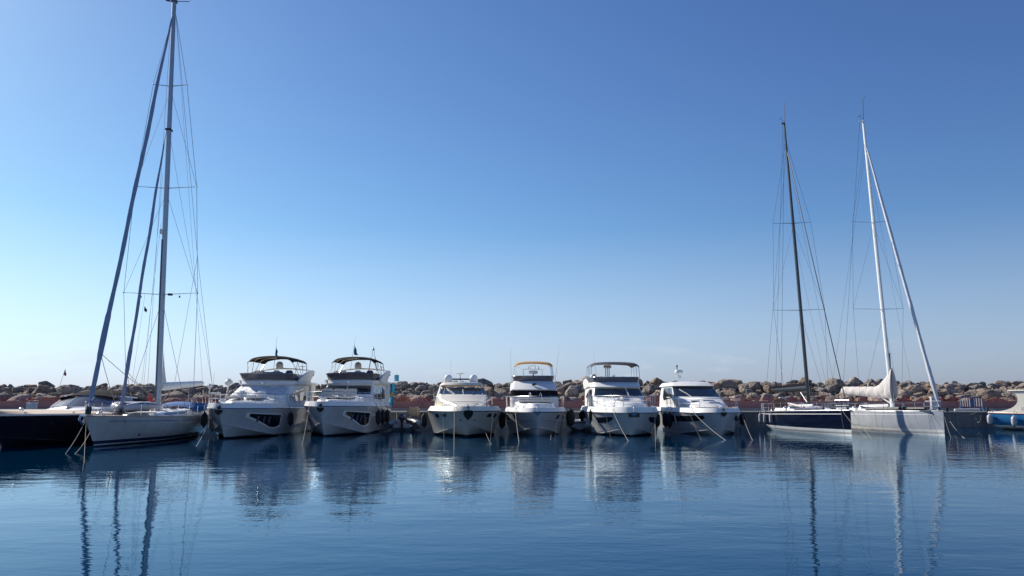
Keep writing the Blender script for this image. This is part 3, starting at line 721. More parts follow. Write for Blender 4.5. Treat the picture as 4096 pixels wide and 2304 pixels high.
# light blue flag with a gold sun at the stern
fg = empty_part('stern_flag', dY)
MB().tube([(2.05, 13.2, 2.2), (2.45, 14.0, 4.4)], .02, 6).build('pole', M['gel'], fg)
MB().slab(lambda u, v: (2.02+u*.34+.05*math.sin(v*6), 13.3+.10*math.sin(u*8+v*2), 3.55-v*1.75+(.3-u*.35)*0), lin(0, 1, 8), lin(0, 1, 14), Vector((0, .012, 0))).build('cloth', M['sky_cloth'], fg)
MB().ball((2.2, 13.26, 2.68), (.15, .03, .18), 12, 8).build('sun_emblem', M['gold'], fg)
MB().slab(lambda u, v: (2.28+u*.36, 13.9+.05*math.sin(u*7), 4.25-v*.5), lin(0, 1, 8), lin(0, 1, 4), Vector((0, .012, 0))).build('upper_fold', M['sky_cloth'], fg)

# ---------------------------------------------------------------- cream cruiser with two domes
kH = boat('motor_cruiser', 1868, 1748, 6.0, 'cream hardtop motor cruiser with two large white radar domes on its roof', 'motor cruiser')
hH = Hull(14.5, 4.85, 1.55, 1.50, 1.25, q=1.2, tm=.36, pe=.60, tw=.93, zc0=.80, tc=.40, cw=.84, fl=1.5)
hH.mesh('hull', HM['cream'], kH); hH.deck('deck', M['cream'], kH, bh=.30, bin_=.20, floor=.20); hH.rub('rub_rail', M['navytrim'], kH, .03)
for sg in (1, -1):
    for t0 in (.10, .165): 
        f = hH.patch('port_light', M['steel'], kH, sg, t0-.004, t0+.034, .80, .93, 6, 4, off=.008); hH.patch('pane', M['glass'], f, sg, t0, t0+.030, .82, .91, 6, 4, off=.02)
    MB().lathe([(.05, 0), (.05, .03), (0, .03)], hH.P(.03, .62, sg)+Vector((0, -.03, 0)), 10, Matrix.Rotation(R(90), 3, 'X')).build('drain', M['dark'], kH)
H_ = Loft([dict(z=1.72, wf=.55, yf=.9, cf=.6, ws=1.30, ys=3.2, wa=1.95, ya=12.0),
           dict(z=2.0, wf=.85, yf=2.6, cf=.6, ws=1.48, ys=4.4, wa=1.88, ya=12.0),
           dict(z=2.35, wf=1.28, yf=4.6, cf=.6, ws=1.70, ys=5.9, wa=1.82, ya=12.0),
           dict(z=2.62, wf=1.32, yf=5.5, cf=.6, ws=1.66, ys=6.6, wa=1.78, ya=12.0),
           dict(z=3.06, wf=1.20, yf=6.8, cf=.5, ws=1.50, ys=7.6, wa=1.60, ya=8.6)])
H_.mesh('cabin', M['cream'], kH, v1=3, crown=0)
ws_ = empty_part('windscreen', kH)
for u0, u1 in ((-1.75, -1.08), (-1.0, -.03), (.03, 1.0), (1.08, 1.75)): H_.patch('pane', M['glass'], ws_, u0, u1, 3.04, 3.95, off=0)
fr = MB()
for u in (-1.8, -1.04, 0, 1.04, 1.8): fr.tube([H_.P(u, 3), H_.P(u, 4)], .035, 6)
fr.tube([H_.P(u, 4) for u in lin(-2, 2, 24)], .035, 6); fr.tube([H_.P(u, 3.02) for u in lin(-1.8, 1.8, 24)], .02, 6); fr.build('frame', M['alu'], ws_)
wiper(ws_, H_.P(-.45, 3.0)+Vector((0, -.08, 0)), H_.P(-.85, 3.8)+Vector((0, -.1, 0)), True); wiper(ws_, H_.P(.45, 3.0)+Vector((0, -.08, 0)), H_.P(.8, 3.75)+Vector((0, -.1, 0)))
T_ = Loft([dict(z=3.24, wf=1.18, yf=6.9, cf=.5, ws=1.42, ys=7.8, wa=1.5, ya=10.8), dict(z=3.30, wf=1.22, yf=6.8, cf=.5, ws=1.48, ys=7.8, wa=1.55, ya=10.9), dict(z=3.46, wf=1.15, yf=7.0, cf=.5, ws=1.36, ys=7.9, wa=1.45, ya=10.8)])
T_.mesh('hardtop', M['cream'], kH, crown=.07); MB().grid(lambda u, v: (lerp(-1.35, 1.35, u), lerp(7.3, 10.7, v), 3.245), [0, 1], [0, 1]).build('headlining', M['tan'], kH)
for sg in (1, -1):
    MB().tube(arc((sg*1.62, 7.6, 2.6), (sg*1.52, 8.2, 3.1), (sg*1.38, 8.4, 3.3)), .06, 8).build('roof_pillar', M['cream'], kH)
    MB().prism([(sg*1.72, 10.2, 2.5), (sg*1.80, 12.0, 2.5), (sg*1.52, 11.0, 3.42), (sg*1.45, 10.0, 3.42)], (-sg*.12, 0, 0)).build('radar_arch_leg', M['cream'], kH)
    radome(kH, (sg*.94, 10.2, 3.44), .31, .68)
MB().box((0, 10.3, 3.78), (2.0, .10, .11)).build('light_bar', M['navytrim'], kH); 
mb = MB(); mb.lathe([(.07, 0), (.05, .25), (.05, .45), (0, .45)], (-.05, 10.4, 3.5), 8); mb.lathe([(.0, 0), (.30, .03), (.31, .07), (.2, .11), (0, .12)], (-.05, 10.4, 4.15), 18); mb.tube([(-.05, 10.4, 3.9), (-.05, 10.4, 4.17)], .04, 6); mb.build('satellite_antenna', M['gel'], kH)
flatdome(kH, (0, 9.8, 3.52), .22, .12)
antenna(kH, (-.72, 10.6, 3.4), (-.75, 10.6, 5.3)); antenna(kH, (2.0, 9, 2.2), (2.02, 9, 3.0)); antenna(kH, (-1.98, 9, 2.2), (-2.02, 9, 3.1))
pr = MB(); pr.tube(arc((-1.15, 3.0, 2.07), (0, 2.35, 2.13), (1.15, 3.0, 2.07), 14), .014, 5); pr.tube(arc((-.85, 2.6, 1.99), (0, 2.0, 2.04), (.85, 2.6, 1.99), 14), .010, 5)
pr.tube([(-.85, 2.6, 1.99), (-.35, 1.1, 1.80)], .012, 5); pr.tube([(.85, 2.6, 1.99), (.35, 1.1, 1.80)], .012, 5); pr.build('deck_groove', M['greycanvas'], kH)
for sg in (1, -1):
    mb = MB(); A = [Vector((sg*1.95, 5.4, 2.5)), Vector((sg*1.85, 4.4, 2.42)), Vector((sg*1.45, 2.6, 2.22)), Vector((sg*.62, .9, 1.86))]
    mb.tube(A, .018, 5); mb.tube([a-Vector((0, 0, .22*(1-i/3))) for i, a in enumerate(A)], .011, 5)
    for i, a in enumerate(A[:3]): mb.tube([a, a-Vector((0, 0, .55-.05*i))], .016, 5)
    mb.build('side_rail', M['steel'], kH)
anchor(kH, -1.2, 1.72, s=.9, bm=M['dark']); MB().prism([(x, -1.40+(1.55-z)*.65, z) for x, z in ((-.25, 1.60), (.25, 1.60), (.30, 1.42), (.22, 1.25), (0, 1.02), (-.22, 1.25), (-.30, 1.42))], (0, .12, 0)).build('anchor_plate', M['dark'], kH)
cleats(kH, hH, (.07, .13), dz=.30, inset=.3)
mb = MB()
for k in range(6): mb.ball((0, .55-.16*k, 1.92+.0*k), (.05, .09, .05), 6, 4)
mb.build('anchor_chain', M['steel'], kH)

# ---------------------------------------------------------------- flybridge yacht with orange awning
kI = boat('motor_yacht', 2148, 1742, 0, 'white motor yacht with a tan orange awning and closed dark windscreen', 'motor yacht', 'white motor yachts moored bow out')
hI = Hull(13.5, 4.25, 1.46, 1.45, 1.0, q=1.2, tm=.38, pe=.60, tw=.93, zc0=.55, tc=.36, cw=.84, fl=1.45)
hI.mesh('hull', HM['white'], kI); hI.deck('deck', M['gel'], kI, bh=.28, bin_=.12, floor=.16); hI.rub('rub_rail', M['dark'], kI, .032)
for sg in (1, -1):
    for t0 in (.14, .25):
        f = hI.patch('port_light', M['steel'], kI, sg, t0-.004, t0+.030, .78, .92, 6, 4, off=.008); hI.patch('pane', M['glass'], f, sg, t0, t0+.026, .80, .90, 6, 4, off=.02)
    hI.patch('knuckle_line', M['greycanvas'], kI, sg, .02, .9, .68, .69, 24, 2)
tr = Loft([dict(z=1.6, wf=.6, yf=.9, cf=.5, ws=1.2, ys=2.4, wa=1.5, ya=6), dict(z=2.0, za=2.15, wf=.55, yf=1.3, cf=.5, ws=1.1, ys=2.8, wa=1.45, ya=6)])
tr.mesh('foredeck_trunk', M['gel'], kI, crown=.04)
MB().box((0, 3.6, 2.16), (2.3, 2.3, .14)).build('sun_pad', M['cush'], kI, bevel=.05)
MB().box((0, 4.6, 2.30), (2.4, .5, .16)).build('sun_pad_bolster', M['cush'], kI, bevel=.06)
H_ = Loft([dict(z=1.6, wf=1.45, yf=4.9, cf=.4, ws=1.72, ys=6.0, wa=1.75, ya=12),
           dict(z=2.43, wf=1.48, yf=5.0, cf=.4, ws=1.74, ys=6.0, wa=1.75, ya=12),
           dict(z=2.92, wf=1.42, yf=5.25, cf=.4, ws=1.66, ys=6.1, wa=1.72, ya=12),
           dict(z=2.98, wf=1.40, yf=5.1, cf=.4, ws=1.66, ys=6.0, wa=1.75, ya=12),
           dict(z=3.35, wf=1.28, yf=5.8, cf=.4, ws=1.56, ys=6.6, wa=1.72, ya=12.1),
           dict(z=3.60, wf=1.18, yf=6.4, cf=.35, ws=1.45, ys=7.2, wa=1.7, ya=12.1)])
H_.mesh('cabin', M['gel'], kI, crown=.02)
ws_ = H_.patch('windscreen', M['black'], kI, -1.98, 1.98, 1.02, 1.97, nu=30)
for u in (-.62, 0, .62): wiper(kI, H_.P(u, 2.15)+Vector((0, -.05, 0)), H_.P(u+.14, 1.45)+Vector((0, -.12, 0)))
for sg in (1, -1): H_.patch('side_window', M['glass'], kI, sg*2.1, sg*2.8, 1.05, lambda u: 1.95-max(abs(u)-2.6, 0)*2.5, nu=12)
MB().lathe([(.06, 0), (.10, .12), (.08, .13), (0, .12)], (-.06, 5.6, 3.32), 10, Matrix.Rotation(R(90), 3, 'X')).lathe([(.05, 0), (.08, .12), (.06, .13), (0, .12)], (.09, 5.6, 3.36), 10, Matrix.Rotation(R(90), 3, 'X')).build('horn', M['dark'], kI)
S_ = Loft([dict(z=3.58, wf=1.15, yf=6.5, cf=.3, ws=1.42, ys=7.3, wa=1.6, ya=11.5), dict(z=3.98, wf=1.25, yf=6.35, cf=.3, ws=1.52, ys=7.2, wa=1.62, ya=11.5)])
sc = MB().slab(lambda u, v: S_.P(u, v), lin(-2.6, 2.6, 40), [0, .5, 1], Vector((0, .02, 0))).build('flybridge_windscreen', M['smoke'], kI)
S_.trim('screen_rail', M['steel'], sc, -2.6, 2.6, 1, .018)
for sx in (-.7, .1, .85): MB().box((sx, 8.2, 3.78), (.62, .3, .36), taper=.85).build('flybridge_seat', M['greycanvas'], kI, bevel=.08)
MB().box((0, 10.2, 3.55), (3.2, 4, .06)).build('flybridge_floor', M['teakpale'], kI)
ra = MB(); ra.tube([(-.72, 9.6, 3.6), (-.72, 9.6, 4.52), (-.66, 9.6, 4.58), (.66, 9.6, 4.58), (.72, 9.6, 4.52), (.72, 9.6, 3.6)], .03, 6)
ra.tube([(-.18, 9.6, 4.58), (-.18, 9.6, 4.84), (.18, 9.6, 4.86), (.22, 9.6, 4.8), (.22, 9.6, 4.58)], .018, 5); ra.tube([(-.30, 9.6, 4.58), (-.30, 9.6, 4.8)], .03, 5); ra.tube([(.46, 9.6, 4.5), (.46, 9.6, 4.8)], .035, 5)
ra.build('instrument_hoop', M['steel'], kI)
MB().lathe([(.2, -.12), (.31, -.08), (.34, .02), (.32, .09), (.25, .13), (0, .14)], (0, 8.0, 4.28), 20).build('radar', M['gel'], kI); MB().tube([(0, 8.0, 3.6), (0, 8.0, 4.2)], .04, 6).build('radar_post', M['dark'], kI)
bimini(kI, 7.4, 10.6, 1.42, 4.95, .14, M['orange'], (1.5, (7.4, 10.4)), 3.75, crossed=False, edge=.14)
bs = MB()
for sg in (1, -1): bs.tube([(sg*1.36, 7.6, 4.86), (sg*.72, 9.6, 4.5)], .02, 5)
bs.build('awning_brace', M['steel'], kI)
antenna(kI, (-1.62, 8.5, 3.3), (-1.72, 8.8, 6.2), .014); antenna(kI, (1.62, 8.5, 3.3), (2.0, 8.8, 6.4), .014); antenna(kI, (-1.3, 9.5, 3.6), (-1.25, 9.6, 5.5), .012)
bow_rail(kI, hI, .52, height=.74, inset=.16, dz=.26, n=7, flare=.03, mid=False)
MB().tube(arc((-.5, 4.2, 2.25), (-.35, 3.2, 2.72), (-.25, 2.6, 2.1), 10), .022, 6).tube(arc((.5, 4.2, 2.25), (.35, 3.2, 2.72), (.25, 2.6, 2.1), 10), .022, 6).build('deck_hand_hold', M['steel'], kI)
anchor(kI, -1.0, 1.62, s=.9); cleats(kI, hI, (.08, .13), dz=.28, inset=.25)

# ---------------------------------------------------------------- flybridge yacht with grey awning
kJ = boat('motor_yacht', 2528, 1746, -.5, 'white motor yacht with a dark grey awning and a slim radar mast in the middle', 'motor yacht', 'white motor yachts moored bow out')
hJ = Hull(13.8, 4.6, 1.43, 1.45, 1.0, q=1.2, tm=.38, pe=.56, tw=.93, zc0=.58, tc=.36, cw=.86, fl=1.4)
hJ.mesh('hull', HM['whitedark'], kJ); hJ.deck('deck', M['gel'], kJ, bh=.36, bin_=.14, floor=.2); hJ.rub('rub_rail', M['greycanvas'], kJ, .03)
for sg in (1, -1):
    f = hJ.patch('hull_window', M['glass'], kJ, sg, .09, .24, lambda t: .70 + max(.13-t, 0)*2.2, .86, 14, 4)
    hJ.patch('knuckle_line', M['greycanvas'], kJ, sg, .02, .5, .46, .465, 20, 2)
tr = Loft([dict(z=1.62, wf=.7, yf=.7, cf=.5, ws=1.45, ys=2.6, wa=1.75, ya=6), dict(z=2.0, za=2.35, wf=.7, yf=1.4, cf=.5, ws=1.3, ys=3.2, wa=1.65, ya=6), dict(z=2.12, za=2.42, wf=.6, yf=1.9, cf=.4, ws=1.15, ys=3.4, wa=1.5, ya=6)])
tr.mesh('foredeck_trunk', M['gel'], kJ, crown=.03)
MB().lathe([(.34, 0), (.33, .03), (0, .05)], (-.1, 2.6, 2.19), 20).build('deck_hatch', M['smoke'], kJ)
gr = MB()
for k, z in ((3.4, 2.36), (4.2, 2.42)): gr.tube([(-1.2, k, z), (1.0, k, z)], .025, 5)
gr.build('grab_rail', M['steel'], kJ)
H_ = Loft([dict(z=1.6, wf=1.5, yf=4.6, cf=.4, ws=1.80, ys=6.0, wa=1.85, ya=12),
           dict(z=2.42, wf=1.55, yf=5.2, cf=.4, ws=1.80, ys=6.4, wa=1.85, ya=12),
           dict(z=3.08, wf=1.30, yf=6.3, cf=.35, ws=1.66, ys=7.3, wa=1.82, ya=12),
           dict(z=3.16, wf=1.32, yf=6.1, cf=.35, ws=1.72, ys=7.2, wa=1.88, ya=12.4),
           dict(z=3.50, wf=1.28, yf=6.8, cf=.3, ws=1.66, ys=7.7, wa=1.9, ya=12.4)])
H_.mesh('cabin', M['gel'], kJ, crown=.02)
ws_ = empty_part('windscreen', kJ)
for u0, u1 in ((-1.45, .36), (.40, 1.45)): H_.patch('pane', M['glass'], ws_, u0, u1, 1.06, 1.94)
wiper(ws_, H_.P(.1, 1.05)+Vector((.4, -.05, 0)), H_.P(-.05, 1.4)+Vector((-.1, -.08, 0))); wiper(ws_, H_.P(.42, 1.02)+Vector((0, -.06, 0)), H_.P(.40, 2.1)+Vector((0, -.06, 0)), True)
wiper(ws_, H_.P(.7, 1.0)+Vector((0, -.06, 0)), H_.P(.45, 1.3)+Vector((0, -.06, 0)))
for sg in (1, -1):
    w = H_.patch('side_window', M['glass'], kJ, sg*2.05, sg*2.8, 1.0, lambda u: 1.9-max(abs(u)-2.45, 0)*2.0, nu=14)
    H_.patch('mullion', M['gel'], w, sg*2.4, sg*2.43, 1.0, 1.9, off=.03, nu=2)
    MB().prism([(sg*1.84, 8.6, 3.2), (sg*1.86, 9.6, 3.62), (sg*1.88, 11.2, 3.86), (sg*1.9, 12.6, 3.8), (sg*1.9, 13.0, 3.5), (sg*1.88, 12.2, 3.05)], (-sg*.14, 0, 0)).build('radar_arch_wing', M['gel'], kJ, bevel=.04)
S_ = Loft([dict(z=3.46, wf=1.25, yf=6.9, cf=.3, ws=1.60, ys=7.8, wa=1.75, ya=11.5), dict(z=3.86, wf=1.38, yf=6.7, cf=.3, ws=1.68, ys=7.7, wa=1.78, ya=11.5)])
sc = MB().slab(lambda u, v: S_.P(u, v)+Vector((0, -.03*math.sin(u*6), 0)), lin(-2.5, 2.5, 50), [0, .25, .5, .75, 1], Vector((0, .03, 0))).build('flybridge_screen_cover', M['greycanvas'], kJ)
S_.trim('screen_rail', M['steel'], sc, -2.5, 2.5, 1, .018)
MB().box((0, 10.2, 3.50), (3.4, 4.6, .06)).build('flybridge_floor', M['teakpale'], kJ)
bimini(kJ, 7.6, 11.4, 1.74, 4.88, .12, M['greycanvas'], (1.72, (7.4, 11.4)), 3.75, crossed=False, edge=.15)
rm = empty_part('radar_mast', kJ)
mm = MB()
for sx in (-.42, -.16): mm.tube([(sx-.02, 10, 3.7), (sx, 10, 4.62)], .035, 6)
mm.tube([(-.29, 10, 3.7), (-.29, 10, 4.6)], .03, 6); mm.build('post', M['alu'], rm); flatdome(rm, (-.29, 10, 4.6), .30, .24)
flatdome(kJ, (-.85, 9.6, 3.92), .20, .06, 'antenna_disc'); radome(kJ, (-1.3, 10.6, 3.6), .26, .62)
MB().ball((.85, 9.6, 3.78), (.42, .5, .2), 14, 8).build('flybridge_seat', M['cush'], kJ)
MB().tube([(.2, 9.8, 3.7), (.2, 9.8, 4.12)], .035, 6).build('post', M['gel'], kJ); MB().box((.08, 9.8, 3.95), (.09, .06, .22)).build('loud_hailer', M['gel'], kJ)
antenna(kJ, (-1.0, 10.8, 3.7), (-1.25, 11, 6.0), .010)
bow_rail(kJ, hJ, .55, height=.72, inset=.2, dz=.34, n=7, flare=.02)
gt = MB()
for sx in (-.45, .95): gt.tube([(sx, .3, 1.75), (sx+.02, .3, 2.45)], .022, 6)
for z in (1.95, 2.2, 2.44): gt.tube([(-.45, .3, z), (.96, .3, z)], .016, 5)
gt.build('pulpit_gate', M['steel'], kJ)
anchor(kJ, -1.0, 1.60, s=1.0); MB().box((.02, -.92, 1.32), (.66, .10, .26)).build('anchor_pocket', M['dark'], kJ); cleats(kJ, hJ, (.09, .15), dz=.36, inset=.25)

# ---------------------------------------------------------------- hardtop cruiser
kK = boat('motor_cruiser', 2882, 1741, 0, 'white hardtop cruiser with a long dark stripe window along its hull', 'motor cruiser')
hK = Hull(12.8, 4.35, 1.42, 1.42, .9, q=1.2, tm=.36, pe=.56, tw=.93, zc0=.42, tc=.4, cw=.88, fl=1.35)
hK.mesh('hull', HM['white'], kK); hK.deck('deck', M['gel'], kK, bh=.30, bin_=.14, floor=.14); hK.rub('rub_rail', M['navytrim'], kK, .024)
for sg in (1, -1):
    w = hK.patch('hull_window', M['glass'], kK, sg, .07, .62, lambda t: .73 + max(.10-t, 0)*3, .90, 26, 4)
    hK.patch('mullion', M['gel'], w, sg, .34, .362, .70, .91, 3, 4, off=.03)
    hK.patch('knuckle_line', M['greycanvas'], kK, sg, .02, .9, .50, .505, 24, 2)
H_ = Loft([dict(z=1.55, wf=.65, yf=.9, cf=.5, ws=1.35, ys=3.0, wa=1.72, ya=11.3),
           dict(z=1.78, wf=.65, yf=1.2, cf=.5, ws=1.30, ys=3.1, wa=1.7, ya=11.3),
           dict(z=2.45, wf=1.40, yf=4.9, cf=.55, ws=1.66, ys=6.1, wa=1.68, ya=11.2),
           dict(z=3.20, wf=1.18, yf=6.4, cf=.5, ws=1.50, ys=7.4, wa=1.6, ya=10.8),
           dict(z=3.27, wf=1.20, yf=6.2, cf=.5, ws=1.60, ys=7.4, wa=1.72, ya=11.2),
           dict(z=3.55, wf=1.0, yf=7.2, cf=.4, ws=1.40, ys=8.2, wa=1.5, ya=11.0)])
H_.mesh('cabin', M['gel'], kK, crown=.09)
ws_ = H_.patch('windscreen', M['glass'], kK, -1.75, 1.75, 2.05, 2.95, nu=30)
H_.trim('frame', M['dark'], ws_, -1.8, 1.8, 2.98, .025)
for sg in (1, -1):
    w = H_.patch('side_window', M['glass'], kK, sg*2.02, sg*2.75, lambda u: 2.05-(abs(u)-2)*.5, 2.93, nu=12); H_.patch('mullion', M['dark'], w, sg*2.25, sg*2.28, 2.0, 2.93, off=.03, nu=2)
wiper(ws_, H_.P(-.5, 2.0)+Vector((.1, -.08, 0)), H_.P(-.85, 2.62)+Vector((0, -.08, 0)), True); wiper(ws_, H_.P(.9, 2.0)+Vector((0, -.08, 0)), H_.P(1.1, 2.6)+Vector((0, -.08, 0)))
MB().box((0, 2.2, 1.74), (2.2, 2.6, .05)).build('teak_foredeck', M['teakpale'], kK)
ht = MB(); ht.box((.2, 3.5, 2.19), (.75, .42, .04), rot=Matrix.Rotation(R(11), 3, 'X')).box((.42, 2.75, 2.05), (.75, .42, .04), rot=Matrix.Rotation(R(11), 3, 'X')).build('deck_hatch', M['smoke'], kK)
MB().box((-.75, 3.4, 2.16), (.55, .22, .05), rot=Matrix.Rotation(R(11), 3, 'X')).build('deck_hatch', M['smoke'], kK)
rm = empty_part('radar_mast', kK)
MB().tube([(-.62, 9.2, 3.55), (-.66, 9.2, 4.25)], .035, 6).tube([(-.42, 9.2, 3.55), (-.6, 9.2, 4.2)], .025, 6).lathe([(.12, 0), (.12, .05), (0, .05)], (-.5, 9.15, 4.0), 14, Matrix.Rotation(R(90), 3, 'X')).build('post', M['gel'], rm)
flatdome(rm, (-.55, 9.2, 4.25), .31, .27); MB().tube([(-.68, 9.2, 4.5), (-.68, 9.2, 4.78)], .03, 6).ball((-.68, 9.2, 4.82), (.07, .07, .09), 8, 6).build('anchor_light', M['dark'], rm)
antenna(kK, (.45, 9.4, 3.6), (.38, 9.4, 4.4), .010)
bow_rail(kK, hK, .60, height=.62, inset=.2, dz=.28, n=6, flare=.05, start=.0)
anchor(kK, -.9, 1.56, s=1.0, bm=M['dark']); cleats(kK, hK, (.07, .16), dz=.30, inset=.2)

# ================================================================== SAILING YACHTS
def wires(parent, lst, m=None):
    for nm, pts, r in lst: MB().tube(pts, r, 4, cap=False).build(nm, m or M['wire'], parent)
def lifelines(parent, h, t0, t1, height=.6, inset=.08, n=8, pulpit=True, dz=.06):
    for side in (-1, 1):
        A = h.railline(t0, t1, inset, dz-.04, side, n-1); B = [a+Vector((0, 0, height)) for a in A]
        mb = MB()
        for a, b in zip(A, B): mb.tube([a, b], .015, 5)
        mb.build('stanchions', M['steel'], parent)
        mb = MB(); mb.tube(B, .008, 4); mb.tube([a.lerp(b, .52) for a, b in zip(A, B)], .007, 4); mb.build('lifeline', M['wire'], parent)
    if pulpit:
        A = h.railline(.012, t0, inset, dz, -1, 4)[::-1]+h.railline(.012, t0, inset, dz, 1, 4)
        up = [a+Vector((0, -.12, height+.03)) for a in A]; mb = MB(); mb.tube(up, .020, 6); mb.tube([a+Vector((0, -.05, height*.5)) for a in A], .014, 5)
        for i in (0, 2, 4, 5, 7, 9): mb.tube([A[i], up[i]], .018, 5)
        mb.build('pulpit', M['steel'], parent)
        A = h.railline(t1, .995, inset, dz, 1, 3); B = h.railline(t1, .995, inset, dz, -1, 3)[::-1]; A = A+B
        up = [a+Vector((0, .05, height)) for a in A]; mb = MB(); mb.tube(up, .020, 6); mb.tube([a+Vector((0, 0, height*.5)) for a in A], .014, 5)
        for i in range(0, len(A)): mb.tube([A[i], up[i]], .016, 5)
        mb.build('pushpit', M['steel'], parent)

# ---- big pale yacht on the left
bB = boat('sailing_yacht', 377, 1788, 6.5, 'large pale sailing yacht with three pairs of spreaders and two furled headsails', 'sailing yacht', 'sailing yachts')
hB = Hull(17.0, 4.3, 1.42, 1.22, 1.3, q=.95, tm=.5, pe=.85, tw=.72, kind='s', e=2.6, kz=-.6, sagz=.05)
hB.mesh('hull', HM['sail'], bB)
hB.patch('cove_stripe', M['navytrim'], bB, 1, .07, .93, .895, .908, 30, 2, off=.006); hB.patch('cove_stripe', M['navytrim'], bB, -1, .07, .93, .895, .908, 30, 2, off=.006)
hB.deck('deck', M['teakpale'], bB, bh=.06, bin_=.04, floor=.02, camber=.07); hB.rub('toe_rail', M['alu'], bB, .022, dz=.05)
tk = MB(); tk.lathe([(.07, 0), (.05, .03), (0, .03)], hB.P(.19, .55, 1)+Vector((.0, -.02, 0)), 10, Matrix.Rotation(R(80), 3, 'X')).build('through_hull', M['dark'], bB)
cr_ = Loft([dict(z=1.32, wf=.5, yf=4.3, cf=.5, ws=1.0, ys=6.0, wa=1.35, ya=12.5), dict(z=1.50, za=1.66, wf=.35, yf=4.8, cf=.4, ws=.85, ys=6.2, wa=1.15, ya=12.4)])
cr_.mesh('coachroof', M['gel'], bB, crown=.08)
for sg in (1, -1): cr_.patch('port_light', M['glass'], bB, sg*2.1, sg*2.7, .3, .75)
for sx, y_, l_ in ((-.2, 3.4, .6), (.1, 5.6, .7)):
    MB().box((sx, y_, 1.62 if y_ > 5 else 1.50), (.6, l_, .06)).build('deck_hatch', M['smoke'], bB)
sl_ = MB()
for k in range(7): sl_.box((.55, 4.4+.14*k, 1.53), (.9, .05, .05))
sl_.build('slatted_grating', M['gel'], bB)
ck = Loft([dict(z=1.25, wf=1.2, yf=12.4, cf=.05, ws=1.4, ys=12.8, wa=1.3, ya=15.6), dict(z=1.58, wf=1.15, yf=12.5, cf=.05, ws=1.3, ys=12.8, wa=1.2, ya=15.5)])
ck.mesh('cockpit_coaming', M['gel'], bB, top=False)
MB().box((.1, 14.9, 2.0), (.10, .4, .5)).tube([(.1+.42*math.cos(a), 14.6, 1.95+.42*math.sin(a)) for a in lin(0, 2*PI, 20)], .02, 5).build('wheel', M['steel'], bB)
# sprayhood and cockpit covers in blue
def hood(parent, nm, x, y, z, w, l, h_, m): 
    MB().slab(lambda u, v: (x+w*math.cos(PI*u), y+l*v*(1-.15*math.sin(PI*u)), z+h_*math.sin(PI*u)**.6*(1-.45*(1-v)**2.2)), lin(0.001, .999, 14), lin(0, 1, 6), Vector((0, .02, .01))).build(nm, m, parent)
hood(bB, 'sprayhood', 0, 11.3, 1.5, 1.25, 1.5, .62, M['bluecanvas'])
MB().box((1.1, 12.6, 1.78), (.9, 1.0, .5)).build('blue_cockpit_cover', M['bluecanvas'], bB, bevel=.08)
MB().prism([(1.55, 15.2, 1.6), (2.05, 15.4, 1.6), (1.95, 15.5, 2.35)], (0, .06, 0)).build('folded_blue_cloth', M['bluecanvas'], bB)
# mast
baseB = Vector((0, 8.5, 1.5)); yw = toworld(bB, baseB).y
def mp_(u, v, dy=0): return loc(bB, at(u, v, yw+dy))
topB = mp_(697, 6, .35); 
def onmast(v): # point of the mast at image height v
    lo, hi = 0, 1
    for _ in range(40):
        m = (lo+hi)/2; p = toworld(bB, baseB.lerp(topB, m)); d = p-Vector((0, 0, CH)); c, s = math.cos(PITCH), math.sin(PITCH)
        vv = 1152 - F*(d.z*c-d.y*s)/(d.y*c+d.z*s)
        if vv > v: lo = m
        else: hi = m
    return baseB.lerp(topB, lo)
ms = empty_part('mast', bB)
MB().tube([baseB, baseB.lerp(topB, .5), topB], [.16, .15, .12], 12, sq=1.35).build('spar', M['alu'], ms)
MB().tube([onmast(1600)+Vector((-.10, -.17, 0)), onmast(960)+Vector((-.09, -.17, 0))], .045, 6).build('spinnaker_track', M['wire'], ms)
for v, a, c_ in ((345, 613, 748), (753, 540, 787), (1178, 495, 790)):
    q = onmast(v); l = mp_(a, v-8, .1); r_ = mp_(c_, v-6, .1)
    MB().tube([l, q, r_], [.025, .05, .025], 6, sq=.5).ball(l, .05, 8, 5).ball(r_, .05, 8, 5).build('spreader', M['alu'], ms)
sp = {v: (mp_(a, v-8, .1), mp_(c_, v-6, .1)) for v, a, c_ in ((345, 613, 748), (753, 540, 787), (1178, 495, 790))}
MB().box(mp_(681, 1178, -.1), (.24, .16, .12)).build('deck_floodlight', M['dark'], ms)
for u in (563, 718): MB().lathe([(.02, .12), (.03, .09), (.07, 0), (0, 0)], mp_(u, 1190, 0), 10).build('spreader_light', M['dark'], ms)
mh = MB(); mh.tube([topB, topB+Vector((.9, 0, .05)), topB+Vector((.95, 0, .25))], .025, 5); mh.tube([topB+Vector((-.35, 0, 0)), topB], .03, 5); mh.ball(topB+Vector((-.42, 0, .12)), (.17, .17, .12), 12, 8); mh.box(topB+Vector((0, 0, .05)), (.3, .36, .22)); mh.tube([topB+Vector((.95, 0, .1)), topB+Vector((.95, 0, .5))], .02, 5); mh.build('masthead_gear', M['wire'], ms)
MB().box(onmast(520)+Vector((0, 0, 0)), (.34, .42, .10)).build('mast_band', M['dark'], ms); MB().lathe([(.05, 0), (.12, .1), (.1, .3), (0, .32)], onmast(940)+Vector((-.12, -.25, 0)), 10).build('steaming_light', M['gel'], ms)
bm0 = Vector((0, 8.8, 3.0)); bm1 = Vector((.6, 15.2, 3.35))
bo = MB().tube([bm0, bm0.lerp(bm1, .05), bm0.lerp(bm1, .95), bm1], [.14, .22, .15, .10], 10, sq=1.15).build('boom', M['gel'], bB)
MB().tube([(0, 8.8, 1.9), bm0.lerp(bm1, .3)], .035, 6).build('boom_vang', M['dark'], bB)
